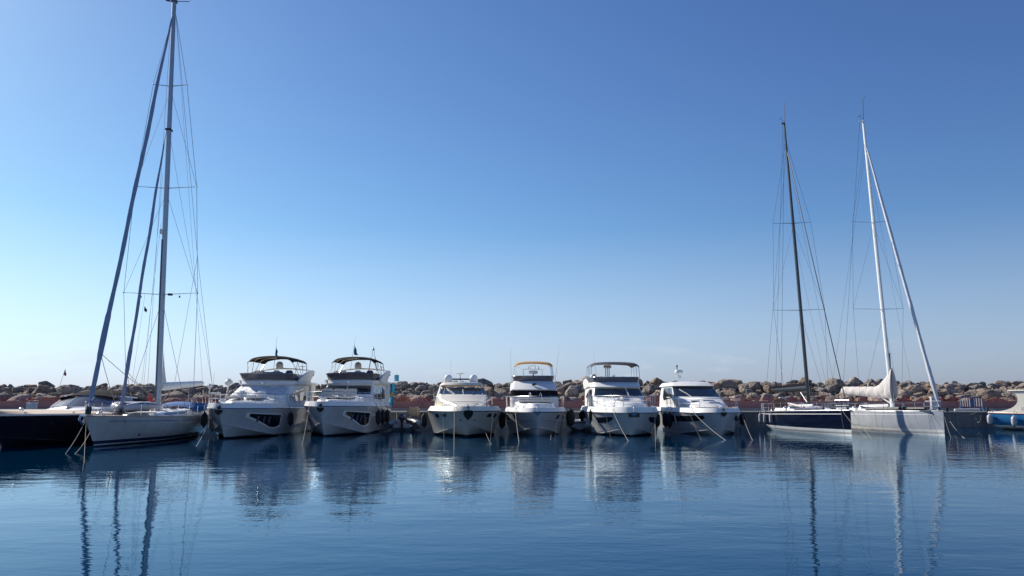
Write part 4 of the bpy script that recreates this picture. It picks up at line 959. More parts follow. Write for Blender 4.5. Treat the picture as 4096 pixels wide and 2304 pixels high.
mb = MB().grid(lambda u, v: (baseB+Vector((u*.14*(1-v)+.02, .3+u*.6*(1-v)**2, 1.5+v*2.2))), lin(0, 1, 4), lin(0, 1, 10)); mb.build('mainsail_luff', M['sailwhite'], bB)
# headsails on their stays
def furled(parent, nm, a, b, r, m, wob=.03, n=90, bulge=None):
    a, b = Vector(a), Vector(b); pts = []; rr = []
    for i in range(n+1):
        t = i/n; p = a.lerp(b, t) + Vector((wob*math.sin(t*21)*.5, wob*math.cos(t*17)*.5, 0)); pts.append(p)
        k = r*(.45+.55*min(t*3.5, 1))*(1+.05*math.sin(t*90)+.03*math.sin(t*41)); 
        if bulge and bulge[0] < t < bulge[1]: k *= bulge[2]
        if t > .975: k = r*.4
        if t < .02: k = r*.25
        rr.append(k)
    return MB().tube(pts, rr, 8).build(nm, m, parent)
ftB = mp_(689, 62, -.35); fbB = Vector((0, -1.0, 1.62))
furled(bB, 'furled_genoa', ftB, fbB, .108, M['sailgrey'], bulge=(.80, .89, 1.3)); 
cl = onmast; g0 = ftB.lerp(fbB, .885)
MB().tube([fbB+Vector((0, 0, -.15)), fbB.lerp(ftB, .010)], .13, 10).build('furling_drum', M['dark'], bB)
stB = mp_(657, 565, -.35); sbB = Vector((0, 2.9, 1.55))
furled(bB, 'furled_staysail', stB, sbB, .085, M['sailgrey'], n=36, bulge=(.80, .88, 1.3)); MB().tube([stB, mp_(668, 520, -.2)], .02, 5).build('staysail_swivel', M['dark'], bB)
MB().lathe([(.13, 0), (.13, .06), (.06, .08), (.06, .2), (.12, .22), (0, .24)], sbB-Vector((0, 0, .02)), 12).build('furling_drum', M['dark'], bB)
sh = MB()
for b_ in ((-.9, 5.0, 1.65), (.9, 8.5, 1.65)): sh.tube(sag(g0, b_, .15), .014, 5)
for b_ in ((-.9, 7.3, 1.65), (.9, 7.3, 1.65)): sh.tube(sag(stB.lerp(sbB, .87), b_, .1), .012, 5)
sh.build('jib_sheets', M['rope'], bB)
cpR, cpL = Vector((1.85, 8.9, 1.35)), Vector((-1.85, 8.9, 1.35)); top2 = mp_(704, 60, .1); top3 = mp_(692, 60, .1)
bs_ = mp_(790, 1026, 5.5)
wires(bB, [('cap_shroud', [top2, sp[345][1], sp[753][1], sp[1178][1], cpR], .013), ('cap_shroud', [top3, sp[345][0], sp[753][0], sp[1178][0], cpL], .013),
    ('diagonal_shroud', [onmast(360), sp[753][1]], .009), ('diagonal_shroud', [onmast(360), sp[753][0]], .009), ('diagonal_shroud', [onmast(770), sp[1178][1]], .009), ('diagonal_shroud', [onmast(770), sp[1178][0]], .009),
    ('lower_shroud', [onmast(1200), Vector((1.75, 8.2, 1.35))], .011), ('lower_shroud', [onmast(1200), Vector((-1.75, 8.2, 1.35))], .011),
    ('running_backstay', [onmast(520), Vector((1.9, 14.2, 1.4))], .008), ('running_backstay', [onmast(520), Vector((-1.9, 14.2, 1.4))], .008),
    ('backstay', [top2, bs_, Vector((1.5, 15.4, 1.3))], .011), ('backstay', [bs_, Vector((-1.5, 15.4, 1.3))], .010),
    ('halyard', [mp_(684, 90, -.3), Vector((-.35, 7.6, 1.7))], .008), ('halyard', [onmast(700)+Vector((-.15, -.3, 0)), Vector((-.7, 7.9, 1.7))], .007), ('halyard', [onmast(900)+Vector((-.15, -.3, 0)), Vector((-.9, 8.0, 1.7))], .007),
    ('signal_halyard', [sp[1178][0].lerp(onmast(1178), .55), Vector((-1.7, 8.6, 1.4))], .006), ('topping_lift', [topB+Vector((0, .25, -.2)), bm1], .007), ('mainsheet', [bm0.lerp(bm1, .75), Vector((.2, 13.4, 1.6))], .02)])
f0 = sp[1178][0].lerp(onmast(1178), .58)-Vector((.05, 0, .75)); MB().prism([f0, f0+Vector((.17, 0, -.22)), f0+Vector((.14, 0, -.38)), f0+Vector((0, 0, -.28))], (0, .02, 0)).build('courtesy_pennant', M['dark'], bB)
MB().tube([(-.15, 8.1, 1.6), (-.35, 8.0, 2.6), (-.2, 8.1, 1.7)], .10, 6).build('red_sail_bag', M['red'], bB)
lifelines(bB, hB, .09, .93, height=.62, n=9, dz=.06)
mb = MB(); mb.box((0, -1.15, 1.5), (.3, .7, .08)); mb.tube([(-.1, -1.5, 1.45), (-.1, -1.62, 1.3), (-.1, -1.3, 1.12), (-.1, -1.05, 1.3)], .05, 6); mb.build('anchor', M['steel'], bB)
MB().lathe([(.14, 0), (.14, .06), (.08, .1), (.08, .2), (.13, .24), (0, .26)], (-.35, 1.2, 1.5), 12).build('windlass', M['steel'], bB)
for sx in (1.25, -1.25): MB().lathe([(.12, 0), (.09, .06), (.09, .14), (.12, .17), (0, .19)], (sx, 13.2, 1.58), 12).build('winch', M['steel'], bB)
for p, hh in (((1.05, 15.3, 1.3), 1.7), ):
    MB().tube([p, Vector(p)+Vector((0, 0, hh))], .035, 6).build('stern_post', M['gel'], bB); MB().box(Vector(p)+Vector((0, 0, hh+.15)), (.34, .3, .34)).build('life_raft_light', M['gel'], bB, bevel=.1)
rp = empty_part('radar_pole', bB); MB().tube([(1.75, 16.0, 1.25), (2.02, 16.4, 3.25)], .045, 6).build('pole', M['gel'], rp); MB().ball((2.02, 16.4, 3.42), (.28, .28, .22), 12, 8).lathe([(.1, 0), (.14, .1), (.02, .12)], (2.02, 16.4, 3.6), 10).build('radar', M['gel'], rp)
antenna(bB, (1.2, 15.5, 3.1), (1.25, 15.5, 4.1)); antenna(bB, (-.4, 15.6, 1.4), (-.35, 15.6, 3.6))
MB().tube([(.55, 15.6, 1.3), (.55, 15.6, 2.9)], .02, 6).tube([(.75, 15.6, 1.3), (.75, 15.6, 2.7)], .02, 6).build('davit_post', M['steel'], bB)
cleats(bB, hB, (.06, .45), dz=.07, inset=.14)
for k in range(3):
    MB().tube([(.5+.22*math.cos(a)*(1-.08*j), 9.6+k*1.1+.22*math.sin(a), 1.68+.02*j) for j in range(3) for a in lin(0, 2*PI, 12)], .022, 5).build('rope_coil', M['rope'] if k != 1 else M['bluecanvas'], bB)
MB().tube([hB.P(0.12, 1, 1)+Vector((-.02, 0, .1)), hB.P(.125, .9, 1)+Vector((.03, -.02, 0)), hB.P(.125, .35, 1)+Vector((.04, -.02, 0))], .008, 4).build('hull_line', M['ropedark'], bB)

# inflatable dinghy lashed upside down on the foredeck
pd_ = toworld(bB, (.0, 4.5, 1.66))
dg = empty('inflatable_dinghy', pd_, R(6.5), 'grey inflatable dinghy lashed upside down on the foredeck of the tall masted yacht', 'dinghy')
for sg in (1, -1): MB().tube([(sg*.12, -1.55, .12), (sg*.45, -1.2, .2), (sg*.62, -.5, .24), (sg*.64, .6, .24), (sg*.62, 1.35, .22), (sg*.60, 1.75, .18)], [.16, .20, .22, .22, .2, .08], 12).build('tube', M['hyp'], dg)
MB().grid(lambda u, v: (lerp(-.6, .6, u)*(1 if v > .3 else .3+.7*v/.3), lerp(-1.35, 1.4, v), .36+.10*math.sin(PI*u)), lin(0, 1, 8), lin(0, 1, 12)).build('bottom', M['hyp'], dg)
for sg in (1, -1): MB().tube([(sg*.40, -1.4, .27), (sg*.72, -.8, .38), (sg*.84, 0, .34), (sg*.83, 1.2, .32)], .028, 5).build('rubbing_strake', M['pvcdark'], dg)

# ---- the two plumb bowed racing yachts on the right
def racer(b, h, mast_px, zdeck, mm, boomcol, spr, fore, wht):
    """shared hull furniture; returns mast base and top in local axes"""
    h.deck('deck', M['nonskid'], b, bh=.05, bin_=.03, floor=.02, camber=.05); h.rub('toe_rail', M['alu'], b, .016, dz=.04)
    h.patch('boot_line', M['gel'], b, -1, .05, .97, .905, .925, 30, 2, off=.006); h.patch('boot_line', M['gel'], b, 1, .05, .97, .905, .925, 30, 2, off=.006)
    cr_ = Loft([dict(z=1.50, wf=.25, yf=3.0, cf=.4, ws=.75, ys=4.8, wa=1.05, ya=8.6), dict(z=1.68, za=1.88, wf=.2, yf=3.9, cf=.3, ws=.6, ys=5.0, wa=.85, ya=8.6)])
    cr_.mesh('coachroof', M['gel'], b, crown=.07)
    for sg in (1, -1): cr_.patch('port_light', M['glass'], b, sg*2.15, sg*2.95, .35, .8, nu=12)
    ck = Loft([dict(z=1.38, wf=1.0, yf=8.5, cf=.05, ws=1.2, ys=8.8, wa=1.3, ya=11.6), dict(z=1.66, wf=.95, yf=8.6, cf=.05, ws=1.12, ys=8.8, wa=1.2, ya=11.5)])
    ck.mesh('cockpit_coaming', M['gel'], b, top=False)
    lifelines(b, h, .09, .93, height=.58, n=8, dz=.05)
    for sx in (.9, -.9):
        for y_ in (8.3, 9.4): MB().lathe([(.11, 0), (.08, .05), (.08, .13), (.11, .16), (0, .18)], (sx, y_, 1.66), 12).build('winch', M['steel'], b)
    cleats(b, h, (.06, .95), dz=.05, inset=.12)
    base = Vector((0, (6.9 if b is bE else 5.7), 1.68)); top = loc(b, at(mast_px[0], mast_px[1], toworld(b, base).y+1.0)); return base, top
def img(p): d = Vector(p)-Vector((0, 0, CH)); c, s = math.cos(PITCH), math.sin(PITCH); k = d.y*c+d.z*s; return 2048+F*d.x/k, 1152-F*(d.z*c-d.y*s)/k
def along(b, base, top, v):
    lo, hi = 0, 1
    for _ in range(40):
        m = (lo+hi)/2
        if img(toworld(b, base.lerp(top, m)))[1] > v: lo = m
        else: hi = m
    return base.lerp(top, lo)
bE = boat('sailing_yacht', 3407, 1746, -1, 'navy blue sailing yacht with a black mast and two grey spreader pairs', 'sailing yacht', 'sailing yachts')
bE['label'] = 'navy blue sailing yacht with a black mast and black boom'
hE = Hull(13.3, 3.75, 1.56, 1.34, .06, q=1, tm=.58, pe=.92, tw=.82, kind='s', e=4.6, kz=-.7)
hE.mesh('hull', HM['navy'], bE)
ba, to = racer(bE, hE, (3137, 492), 1.5, None, None, None, None, None)
mE = empty_part('mast', bE); MB().tube([ba, ba.lerp(to, .6), to], [.125, .11, .06], 10, sq=1.4).build('spar', M['carbon'], mE)
def amE(v): return along(bE, ba, to, v)
def q_(b, u, v, like, dy=0): return loc(b, at(u, v, toworld(b, like).y+dy))
spE = {}
for v, a, c_ in ((893, 3092, 3243), (1241, 3095, 3299)):
    p = amE(v); l, r_ = q_(bE, a, v, p, .15), q_(bE, c_, v-4, p, .15); spE[v] = (l, r_); MB().tube([l, p, r_], [.02, .045, .02], 6, sq=.5).build('spreader', M['carbon'], mE)
def whip(b, parent, to, px, m):
    pts = [to] + [q_(b, u, v, to) for u, v in px]; MB().tube(pts, .028, 5, r1=.015).build('masthead_whip', m, parent)
whip(bE, mE, to, ((3139, 470), (3137, 430), (3140, 412), (3143, 402)), M['wire'])
MB().tube([to+Vector((0, 0, .1)), to+Vector((-.3, .0, .35))], .012, 4).tube([to+Vector((-.35, 0, .30)), to+Vector((-.08, 0, .48))], .014, 4).box(to+Vector((-.1, .0, -.03)), (.3, .12, .1)).build('wind_vane', M['wire'], mE)
fE = amE(595); bowE = Vector((0, .35, 1.62))
MB().tube([fE, bowE], .032, 6).build('forestay', M['carbon'], bE)
MB().lathe([(.12, 0), (.12, .05), (.06, .07), (.06, .16), (.12, .18), (0, .2)], bowE-Vector((0, 0, .04)), 12).build('furling_drum', M['dark'], bE)
cR, cL = Vector((1.5, 7.2, 1.5)), Vector((-1.5, 7.2, 1.5))
wires(bE, [('cap_shroud', [amE(560), spE[893][0], spE[1241][0], cL], .010), ('cap_shroud', [amE(560), spE[893][1], spE[1241][1], cR], .010),
   ('diagonal_shroud', [amE(900), spE[1241][0]], .007), ('diagonal_shroud', [amE(900), spE[1241][1]], .007), ('lower_shroud', [amE(1260), cL], .008), ('lower_shroud', [amE(1260), cR], .008),
   ('backstay', [to, Vector((-.1, 12.6, 1.9))], .012), ('backstay', [to+Vector((-.1, 0, 0)), Vector((-.6, 12.6, 1.5))], .010), ('running_backstay', [amE(590), Vector((-1.6, 12.0, 1.5))], .009),
   ('halyard', [fE, Vector((.6, 3.2, 1.6))], .008), ('halyard', [amE(950), Vector((.9, 5.2, 1.6))], .006)])
b0, b1 = q_(bE, 3236, 1553, Vector((0, 7.2, 0))), q_(bE, 3092, 1561, Vector((0, 11.6, 0)))
MB().tube([b0, b1], [.19, .14], 8, sq=1.5).build('boom', M['carbon'], bE); MB().tube([b0+Vector((0, 0, .24)), b1+Vector((0, 0, .16))], [.16, .13], 8).build('stowed_mainsail', M['black'], bE)
MB().tube([(.02, 7.0, 1.9), b0.lerp(b1, .28)], .035, 6).build('boom_vang', M['whitemast'], bE); MB().tube([b0.lerp(b1, .9), Vector((-.1, 10.2, 1.6))], .012, 5).build('mainsheet', M['ropedark'], bE)
wh = MB(); wh.lathe([(.66, -.03), (.68, 0), (.66, .03), (0, .05)], (0, 0, 0), 28, Matrix.Rotation(R(90), 3, 'X')); 
wh.v = [p+Vector((-.75, 10.9, 1.72)) for p in wh.v]; wh.lathe([(0, -.05), (.66, -.03)], (-.75, 10.9, 1.72), 28, Matrix.Rotation(R(90), 3, 'X')); q = wh.build('covered_wheel', M['brownc'], bE); q['label'] = 'large round wheel under a brown cover'
MB().tube([(0, -.3, 1.55), (-.02, 2.6, 1.62)], .05, 6).build('bowsprit', M['carbon'], bE)
for sx, l_ in ((-1.0, 3.4), ): MB().tube([(-.78, 2.2, 1.68), (-1.2, 6.4, 1.62)], .09, 8).build('sail_bag', M['navytrim'], bE)
MB().tube([(-1.05, 5.0, 1.75), (-.95, 8.4, 2.0)], .07, 8).build('rolled_cover', M['sailcover'], bE)
MB().box((.7, 2.6, 1.66), (.5, .5, .06)).build('deck_hatch', M['smoke'], bE)

bF = boat('sailing_yacht', 3779, 1745, 3.2, 'light grey sailing yacht with a white mast and an off white cover over its boom', 'sailing yacht', 'sailing yachts')
hF = Hull(13.0, 3.75, 1.50, 1.36, .05, q=1, tm=.58, pe=.92, tw=.82, kind='s', e=5.2, kz=-.7)
hF.mesh('hull', HM['grey'], bF)
ba, to = racer(bF, hF, (3452, 482), 1.5, None, None, None, None, None)
mF = empty_part('mast', bF); MB().tube([ba, ba.lerp(to, .6), to], [.125, .115, .075], 10, sq=1.4).build('spar', M['whitemast'], mF)
def amF(v): return along(bF, ba, to, v)
spF = {}
for v, a, c_ in ((889, 3410, 3551), (1237, 3413, 3613)):
    p = amF(v); l, r_ = q_(bF, a, v-2, p, .15), q_(bF, c_, v-3, p, .15); spF[v] = (l, r_); MB().tube([l, p, r_], [.02, .042, .02], 6, sq=.5).build('spreader', M['alu'], mF)
whip(bF, mF, to, ((3454, 460), (3451, 400), (3457, 392), (3460, 382)), M['wire'])
MB().tube([to, to+Vector((-.26, .1, -.05))], .06, 6, r1=.04).build('masthead_crane', M['whitemast'], mF)
MB().tube([to+Vector((0, 0, .1)), to+Vector((-.3, .0, .35))], .012, 4).tube([to+Vector((-.42, 0, .26)), to+Vector((-.1, 0, .42))], .014, 4).build('wind_vane', M['wire'], mF)
fF = amF(595); bowF = Vector((0, .3, 1.60))
furled(bF, 'furled_jib', fF+Vector((0, -.15, 0)), bowF+Vector((0, 0, .1)), .115, M['sailwhite'], wob=.015, bulge=(.86, .93, 1.25))
MB().lathe([(.13, 0), (.13, .05), (.06, .07), (.06, .18), (.13, .2), (0, .22)], bowF-Vector((0, 0, .04)), 12).build('furling_drum', M['dark'], bF)
wires(bF, [('cap_shroud', [amF(560), spF[889][0], spF[1237][0], cL], .009), ('cap_shroud', [amF(560), spF[889][1], spF[1237][1], cR], .009),
   ('diagonal_shroud', [amF(900), spF[1237][0]], .007), ('diagonal_shroud', [amF(900), spF[1237][1]], .007), ('lower_shroud', [amF(1260), cL], .008), ('lower_shroud', [amF(1260), cR], .008),
   ('backstay', [to+Vector((-.2, .1, 0)), q_(bF, 3372, 1560, Vector((0, 12.2, 0)))], .010), ('running_backstay', [amF(590), Vector((-1.6, 12.0, 1.5))], .007), ('halyard', [amF(600), Vector((.9, 4.4, 1.6))], .006)])
# boom with its loose cover swept up the mast
c0, c1 = Vector((0, 5.8, 2.62)), Vector((-1.25, 10.2, 2.85))
MB().tube([c0, c1], [.12, .09], 8).build('boom', M['whitemast'], bF)
def cov(u, v):
    p = c0.lerp(c1, u); up = .34+ .16*(1-u) + 1.15*max(1-u*3.2, 0)**1.5; a = v*2*PI
    fold = 1+.10*math.sin(u*34+v*9)+.06*math.sin(u*60-v*17)
    z = (math.cos(a)); zz = up*z if z > 0 else .36*(1-.35*u)*z
    w = (.17+.10*(1-u)**2)*fold*(1 if z < .3 else 1-.6*(z-.3))
    return p+Vector((math.sin(a)*w, -.10*(1-u) , zz*(1+.03*math.sin(u*50))+.05))
MB().grid(cov, lin(-.04, 1, 44), lin(0, 1, 18)).build('boom_cover', M['sailcover'], bF)
MB().tube([(0, 5.75, 1.95), c0.lerp(c1, .3)], .05, 6).build('boom_vang', M['whitemast'], bF); MB().tube([c0.lerp(c1, .85), Vector((-.1, 9.8, 1.6))], .012, 5).build('mainsheet', M['ropedark'], bF)
MB().tube([ba+Vector((-.05, -.16, .4)), ba.lerp(to, .18)+Vector((.12, -.12, 0))], .03, 5).build('halyard_bundle', M['dark'], mF)
MB().tube([(-1.0, 3.0, 1.68), (-1.42, 6.6, 1.62)], .10, 8).build('spinnaker_pole', M['carbon'], bF); MB().tube([(-.55, .9, 1.68), (-1.0, 3.9, 1.66)], .11, 8).build('sail_bag', M['dark'], bF)
MB().box((.6, 2.6, 1.62), (.5, .5, .06)).build('deck_hatch', M['smoke'], bF)

# ================================================================== black motor launch at the left edge
bA = boat('motor_launch', 8, 1790, 6.5, 'long black hulled motor launch with a beige foredeck, chrome windscreen and black canopy', 'motor launch')
hA = Hull(15.5, 4.5, 1.50, 1.38, 1.6, q=1.1, tm=.5, pe=.60, tw=.86, kind='m', zc0=.5, tc=.5, cw=.9, fl=1.3)
hA.mesh('hull', HM['black'], bA); hA.deck('deck', M['teakpale'], bA, bh=.06, bin_=.10, floor=.06, camber=.20); hA.rub('rub_rail', M['gel'], bA, .035)
for t0 in (.16, .30): f = hA.patch('port_light', M['dark'], bA, 1, t0, t0+.04, .78, .84, 6, 3, off=.02)
for t0 in (.18, .32): hA.patch('port_light', M['dark'], bA, -1, t0, t0+.04, .78, .84, 6, 3, off=.02)
cr_ = Loft([dict(z=1.50, wf=.5, yf=3.4, cf=.5, ws=1.1, ys=5.4, wa=1.75, ya=8.6), dict(z=1.66, za=1.80, wf=.35, yf=4.0, cf=.5, ws=.95, ys=5.6, wa=1.6, ya=8.6)]); cr_.mesh('foredeck_trunk', M['gel'], bA, crown=.05)
H_ = Loft([dict(z=1.62, wf=1.35, yf=7.2, cf=.6, ws=1.85, ys=8.6, wa=1.95, ya=13.4), dict(z=1.84, wf=1.35, yf=7.3, cf=.6, ws=1.82, ys=8.7, wa=1.92, ya=13.4), dict(z=2.44, za=2.30, wf=1.15, yf=8.7, cf=.5, ws=1.62, ys=9.9, wa=1.75, ya=13.2)])
H_.mesh('cockpit_side', M['gel'], bA, top=False, v1=1)
ws_ = empty_part('windscreen', bA)
for u0, u1 in ((-2.35, -1.3), (-1.25, -.45), (-.4, .4), (.45, 1.25), (1.3, 2.35)): H_.patch('pane', M['smoke'], ws_, u0, u1, 1.02, 1.96, off=0)
fr = MB()
for u in (-2.38, -1.28, -.42, .42, 1.28, 2.38): fr.tube([H_.P(u, 1), H_.P(u, 2)], .035, 6)
fr.tube([H_.P(u, 2) for u in lin(-2.6, 2.6, 34)], .04, 6); fr.build('frame', M['steel'], ws_)
def canopy(u, v):
    x = 2*u-1; y_ = lerp(8.9, 13.6, v); w = lerp(1.62, 1.9, v); return (x*w, y_+ .5*(1-x*x)*(-.4), 2.42 + (.42*math.sin(min(v*1.9+.12, 1)*PI/2) - .55*max(v-.6, 0)**1.2)*(1-abs(x)**3) - .12*abs(x)**3 - .3*v*abs(x)**4)
MB().slab(canopy, lin(0, 1, 24), lin(0, 1, 20), -.03).build('canopy', M['black'], bA)
sdc = MB()
for sg in (0, 1): sdc.grid(lambda v, k, sg=sg: Vector(canopy(sg, v)).lerp(Vector(((2*sg-1)*1.93, lerp(9.4, 13.6, v), 1.84)), k), lin(.1, 1, 12), [0, .5, 1])
sdc.build('canopy_side_curtain', M['smoke'], bA)
MB().box((.2, 13.0, 1.9), (3.2, .8, .5)).build('aft_seat', M['cush'], bA, bevel=.1)
cleats(bA, hA, (.10, .3), dz=.06, inset=.25)
mb = MB(); mb.lathe([(.1, 0), (.1, .1), (.05, .14), (0, .15)], (.3, .8, 1.7), 12); mb.build('windlass', M['steel'], bA)
MB().tube([hA.P(.30, .98, 1)+Vector((.05, 0, 0)), hA.P(.30, .7, 1)+Vector((.06, 0, 0)), hA.P(.30, .42, 1)+Vector((.06, 0, 0))], .012, 4).build('hull_line', M['ropedark'], bA)

# ================================================================== blue launch at the right edge
bG = empty('wooden_launch', (41.9, 54.4, 0), R(28), 'blue and cream launch with a curved cabin screen and red brown rubbing strake', 'launch')
hG = Hull(8.2, 3.0, 1.30, 1.26, .35, q=1, tm=.5, pe=.8, tw=.84, kind='s', e=3.0, kz=-.3, sagz=.06)
hG.mesh('hull', HM['blue'], bG); hG.deck('deck', M['cream'], bG, bh=.10, bin_=.05, floor=.04); hG.rub('rubbing_strake', M['redtrim'], bG, .045)
edge_ = [(7.3, 1.36), (6.9, 1.42), (6.5, 1.50), (6.15, 1.62), (5.88, 1.78), (5.68, 1.98), (5.58, 2.2), (5.57, 2.42), (5.64, 2.6), (5.78, 2.76), (6.0, 2.88), (6.15, 2.92)]
sd = [(1.2, 1.34)] + edge_ + [(1.6, 2.92)]
cbw = empty_part('cabin', bG)
for sg in (-1, 1): MB().prism([(sg*1.18, y_, z) for y_, z in sd], (-sg*.08, 0, 0)).build('side_panel', M['cream'], cbw, smooth=False)
MB().box((0, 3.75, 2.96), (2.6, 5.0, .12)).build('roof', M['cream'], bG, bevel=.05)
for sg in (-1, 1):
    w = [(sg*1.19, 2.2+1.1*math.cos(a)*1.3+1.1, 2.25+.42*math.sin(a)) for a in lin(0, 2*PI, 24)[:-1]]; MB().prism(w, (sg*.02, 0, 0)).build('side_window', M['glass'], bG)
    MB().prism([(sg*1.19, 4.6, 1.55), (sg*1.19, 5.4, 1.5), (sg*1.19, 5.35, 1.72), (sg*1.19, 4.75, 1.76)], (sg*.012, 0, 0)).build('vent_panel', M['box'], bG)
cs = edge_
MB().slab(lambda u, v: (lerp(-1.09, 1.09, u), cs[v][0]+.03, cs[v][1]), lin(0, 1, 6), list(range(1, 11)), Vector((0, .02, 0))).build('curved_screen', M['hyp'], bG)
cleats(bG, hG, (.95,), dz=.1, inset=.1)

# ================================================================== small craft between the yachts
rb = empty('inflatable_boat', at(1606, 1694, 57.5) * 1, R(3), 'dark inflatable boat with a beige covered console lying beside the flag flying yacht', 'inflatable boat'); rb.location.z = 0
for sg in (1, -1): MB().tube([(sg*1.0, -.2, .36), (sg*1.05, 1.5, .36), (sg*1.0, 3.4, .42), (sg*.6, 4.5, .55), (0, 4.9, .62)], [.24, .27, .27, .26, .24], 12).build('tube', M['pvcdark'], rb)
MB().box((0, 2.4, .15), (1.5, 4.2, .3)).build('hull', M['pvcdark'], rb); MB().box((0, .32, .36), (1.2, .08, .30)).build('transom', M['hyp'], rb)
MB().slab(lambda u, v: (.68+lerp(-.46, .46, u)+.03*math.sin(v*9), 2.2+.35*math.sin(PI*u)*0, 1.02+.72*v), [0, .5, 1], [0, .5, 1], Vector((0, .9, 0))).build('console_cover', M['tan'], rb, bevel=.12)
ob = empty_part('outboard', rb); MB().ball((.05, -.22, 1.0), (.28, .34, .32), 14, 10).build('cowling', M['eng'], ob); MB().box((.05, -.25, .45), (.18, .22, .9)).build('leg', M['dark'], ob)
MB().box((-.1, .9, .6), (.7, .5, .35)).build('seat', M['hyp'], rb, bevel=.08); MB().tube([(-.5, 1.6, .5), (-.55, 1.65, 1.3)], .02, 5).build('grab_post', M['steel'], rb)

tb = empty('tender', at(2322, 1702, 56.5), R(0), 'small pale tender with a tilted outboard between the orange and grey awning yachts', 'tender'); tb.location.z = 0
hT = Hull(4.2, 1.8, .72, .62, .5, q=1, tm=.5, pe=.7, tw=.9, kind='s', kz=-.2)
hm = hT.mesh('hull', M['hyp'], tb); dk = hT.deck('deck', M['nonskid'], tb, bh=.05, floor=-.05)
for o_ in (hm, dk):
    for v in o_.data.vertices: v.co = Vector((-v.co.x, 4.0-v.co.y, v.co.z))
ob = empty_part('outboard', tb)
MB().ball((.30, .15, 1.15), (.40, .45, .38), 14, 10).box((.30, .25, .85), (.5, .4, .3)).build('covered_cowling', M['black'], ob)
MB().tube([(.30, -.05, .9), (.38, -.65, .72), (.45, -.95, .62)], [.13, .10, .07], 8).build('leg', M['hyp'], ob)
mb = MB().ball((.42, -.95, .66), (.09, .2, .09), 10, 6)
for a in (0, 2.1, 4.2): mb.ball((.42+.16*math.cos(a), -1.05, .66+.16*math.sin(a)), (.13, .03, .11), 8, 5)
mb.build('propeller', M['gel'], ob)

# ================================================================== quay furniture
def pedestal(u, vb, vt, w, label):
    p = at(u, vb, QY+1.0); zt = at(u, vt, QY+1.0).z
    r = empty('service_pedestal', (p.x, QY+1.0, QZ), 0, label, 'service pedestal', 'service pedestals on the quay')
    h_ = zt-QZ
    MB().box((0, 0, h_*.47), (w, .32, h_*.94)).build('cabinet', M['box'], r, bevel=.02); MB().box((0, 0, h_*.97), (w*1.08, .38, h_*.06)).build('cap', M['gel'], r, bevel=.01)
    MB().box((0, -.17, h_*.7), (w*.7, .02, h_*.3)).build('socket_panel', M['hyp'], r)
pedestal(3133, 1648, 1589, .52, 'grey service cabinet on the quay behind the navy sailing yacht')
pedestal(3738, 1648, 1587, .50, 'grey service cabinet on the quay behind the bow of the grey sailing yacht')
pedestal(126, 1640, 1610, .80, 'grey service cabinet on the quay behind the foredeck of the black launch')
def gate():
    p = at(3838, 1610, QY+3.5); p2 = at(3932, 1610, QY+3.5); w = p2.x-p.x
    r = empty('metal_gate', (p.x, QY+3.5, QZ), 0, 'blue metal gate with pale upright bars standing on the quay', 'gate')
    fr = MB(); pts = [(0, 0, .3), (0, 0, 1.0), (.12, 0, 1.14)] + [(x, 0, 1.14+.06*math.sin(x/w*PI)) for x in lin(.3, w-.3, 8)] + [(w-.12, 0, 1.12), (w, 0, .95), (w, 0, .3)]
    fr.tube(pts, .04, 6); fr.tube([(0, 0, .36), (w, 0, .36)], .035, 6); fr.build('frame', M['bluepaint'], r)
    for k in (.10, .30, .50, .70, .90, 1.30, 1.52, 1.74, 1.96):
        if k < w: MB().box((k, -.01, .74), (.055, .04, .72)).build('bar', M['box'], r)
    MB().box((w*.52, .02, .76), (.36, .03, .72)).build('panel', M['bluepaint'], r)
    for k in (.05, w-.05): MB().box((k, 0, .16), (.08, .4, .32)).build('foot', M['bluepaint'], r)
gate()
p = at(3870, 1636, QY+.9); g = MB().tube([(p.x-1.1, QY+.9, QZ+.12), (p.x+1.0, QY+.9, QZ+.16)], .10, 8).build('rolled_passerelle', M['fwhite']); tag(g, 'white rolled gangplank lying on the quay edge near the blue gate', 'gangplank')
for u, lb in ((3790, 'grey sailing yacht bow'), (3950, 'blue launch')):
    p = at(u, 1640, QY+.5); bo_ = MB().lathe([(.10, 0), (.10, .04), (.06, .08), (.06, .2), (.12, .24), (.1, .3), (0, .31)], (p.x, QY+.5, QZ), 12).build('bollard', M['dark']); tag(bo_, 'short black mooring bollard on the quay by the '+lb, 'bollard', 'mooring bollards')
fl = empty('flag_pole', (at(280, 1540, 84).x, 82, 3.5), 0, 'thin leaning pole with a small faded flag beyond the breakwater crest', 'flag pole')
MB().tube([(0, 0, 0), (.5, 0, 2.1)], .022, 5).build('pole', M['gel'], fl); MB().prism([(.48, 0, 2.05), (.36, 0, 1.45), (.62, 0, 1.3), (.66, 0, 1.5)], (0, .02, 0)).build('flag', M['redtrim'], fl)
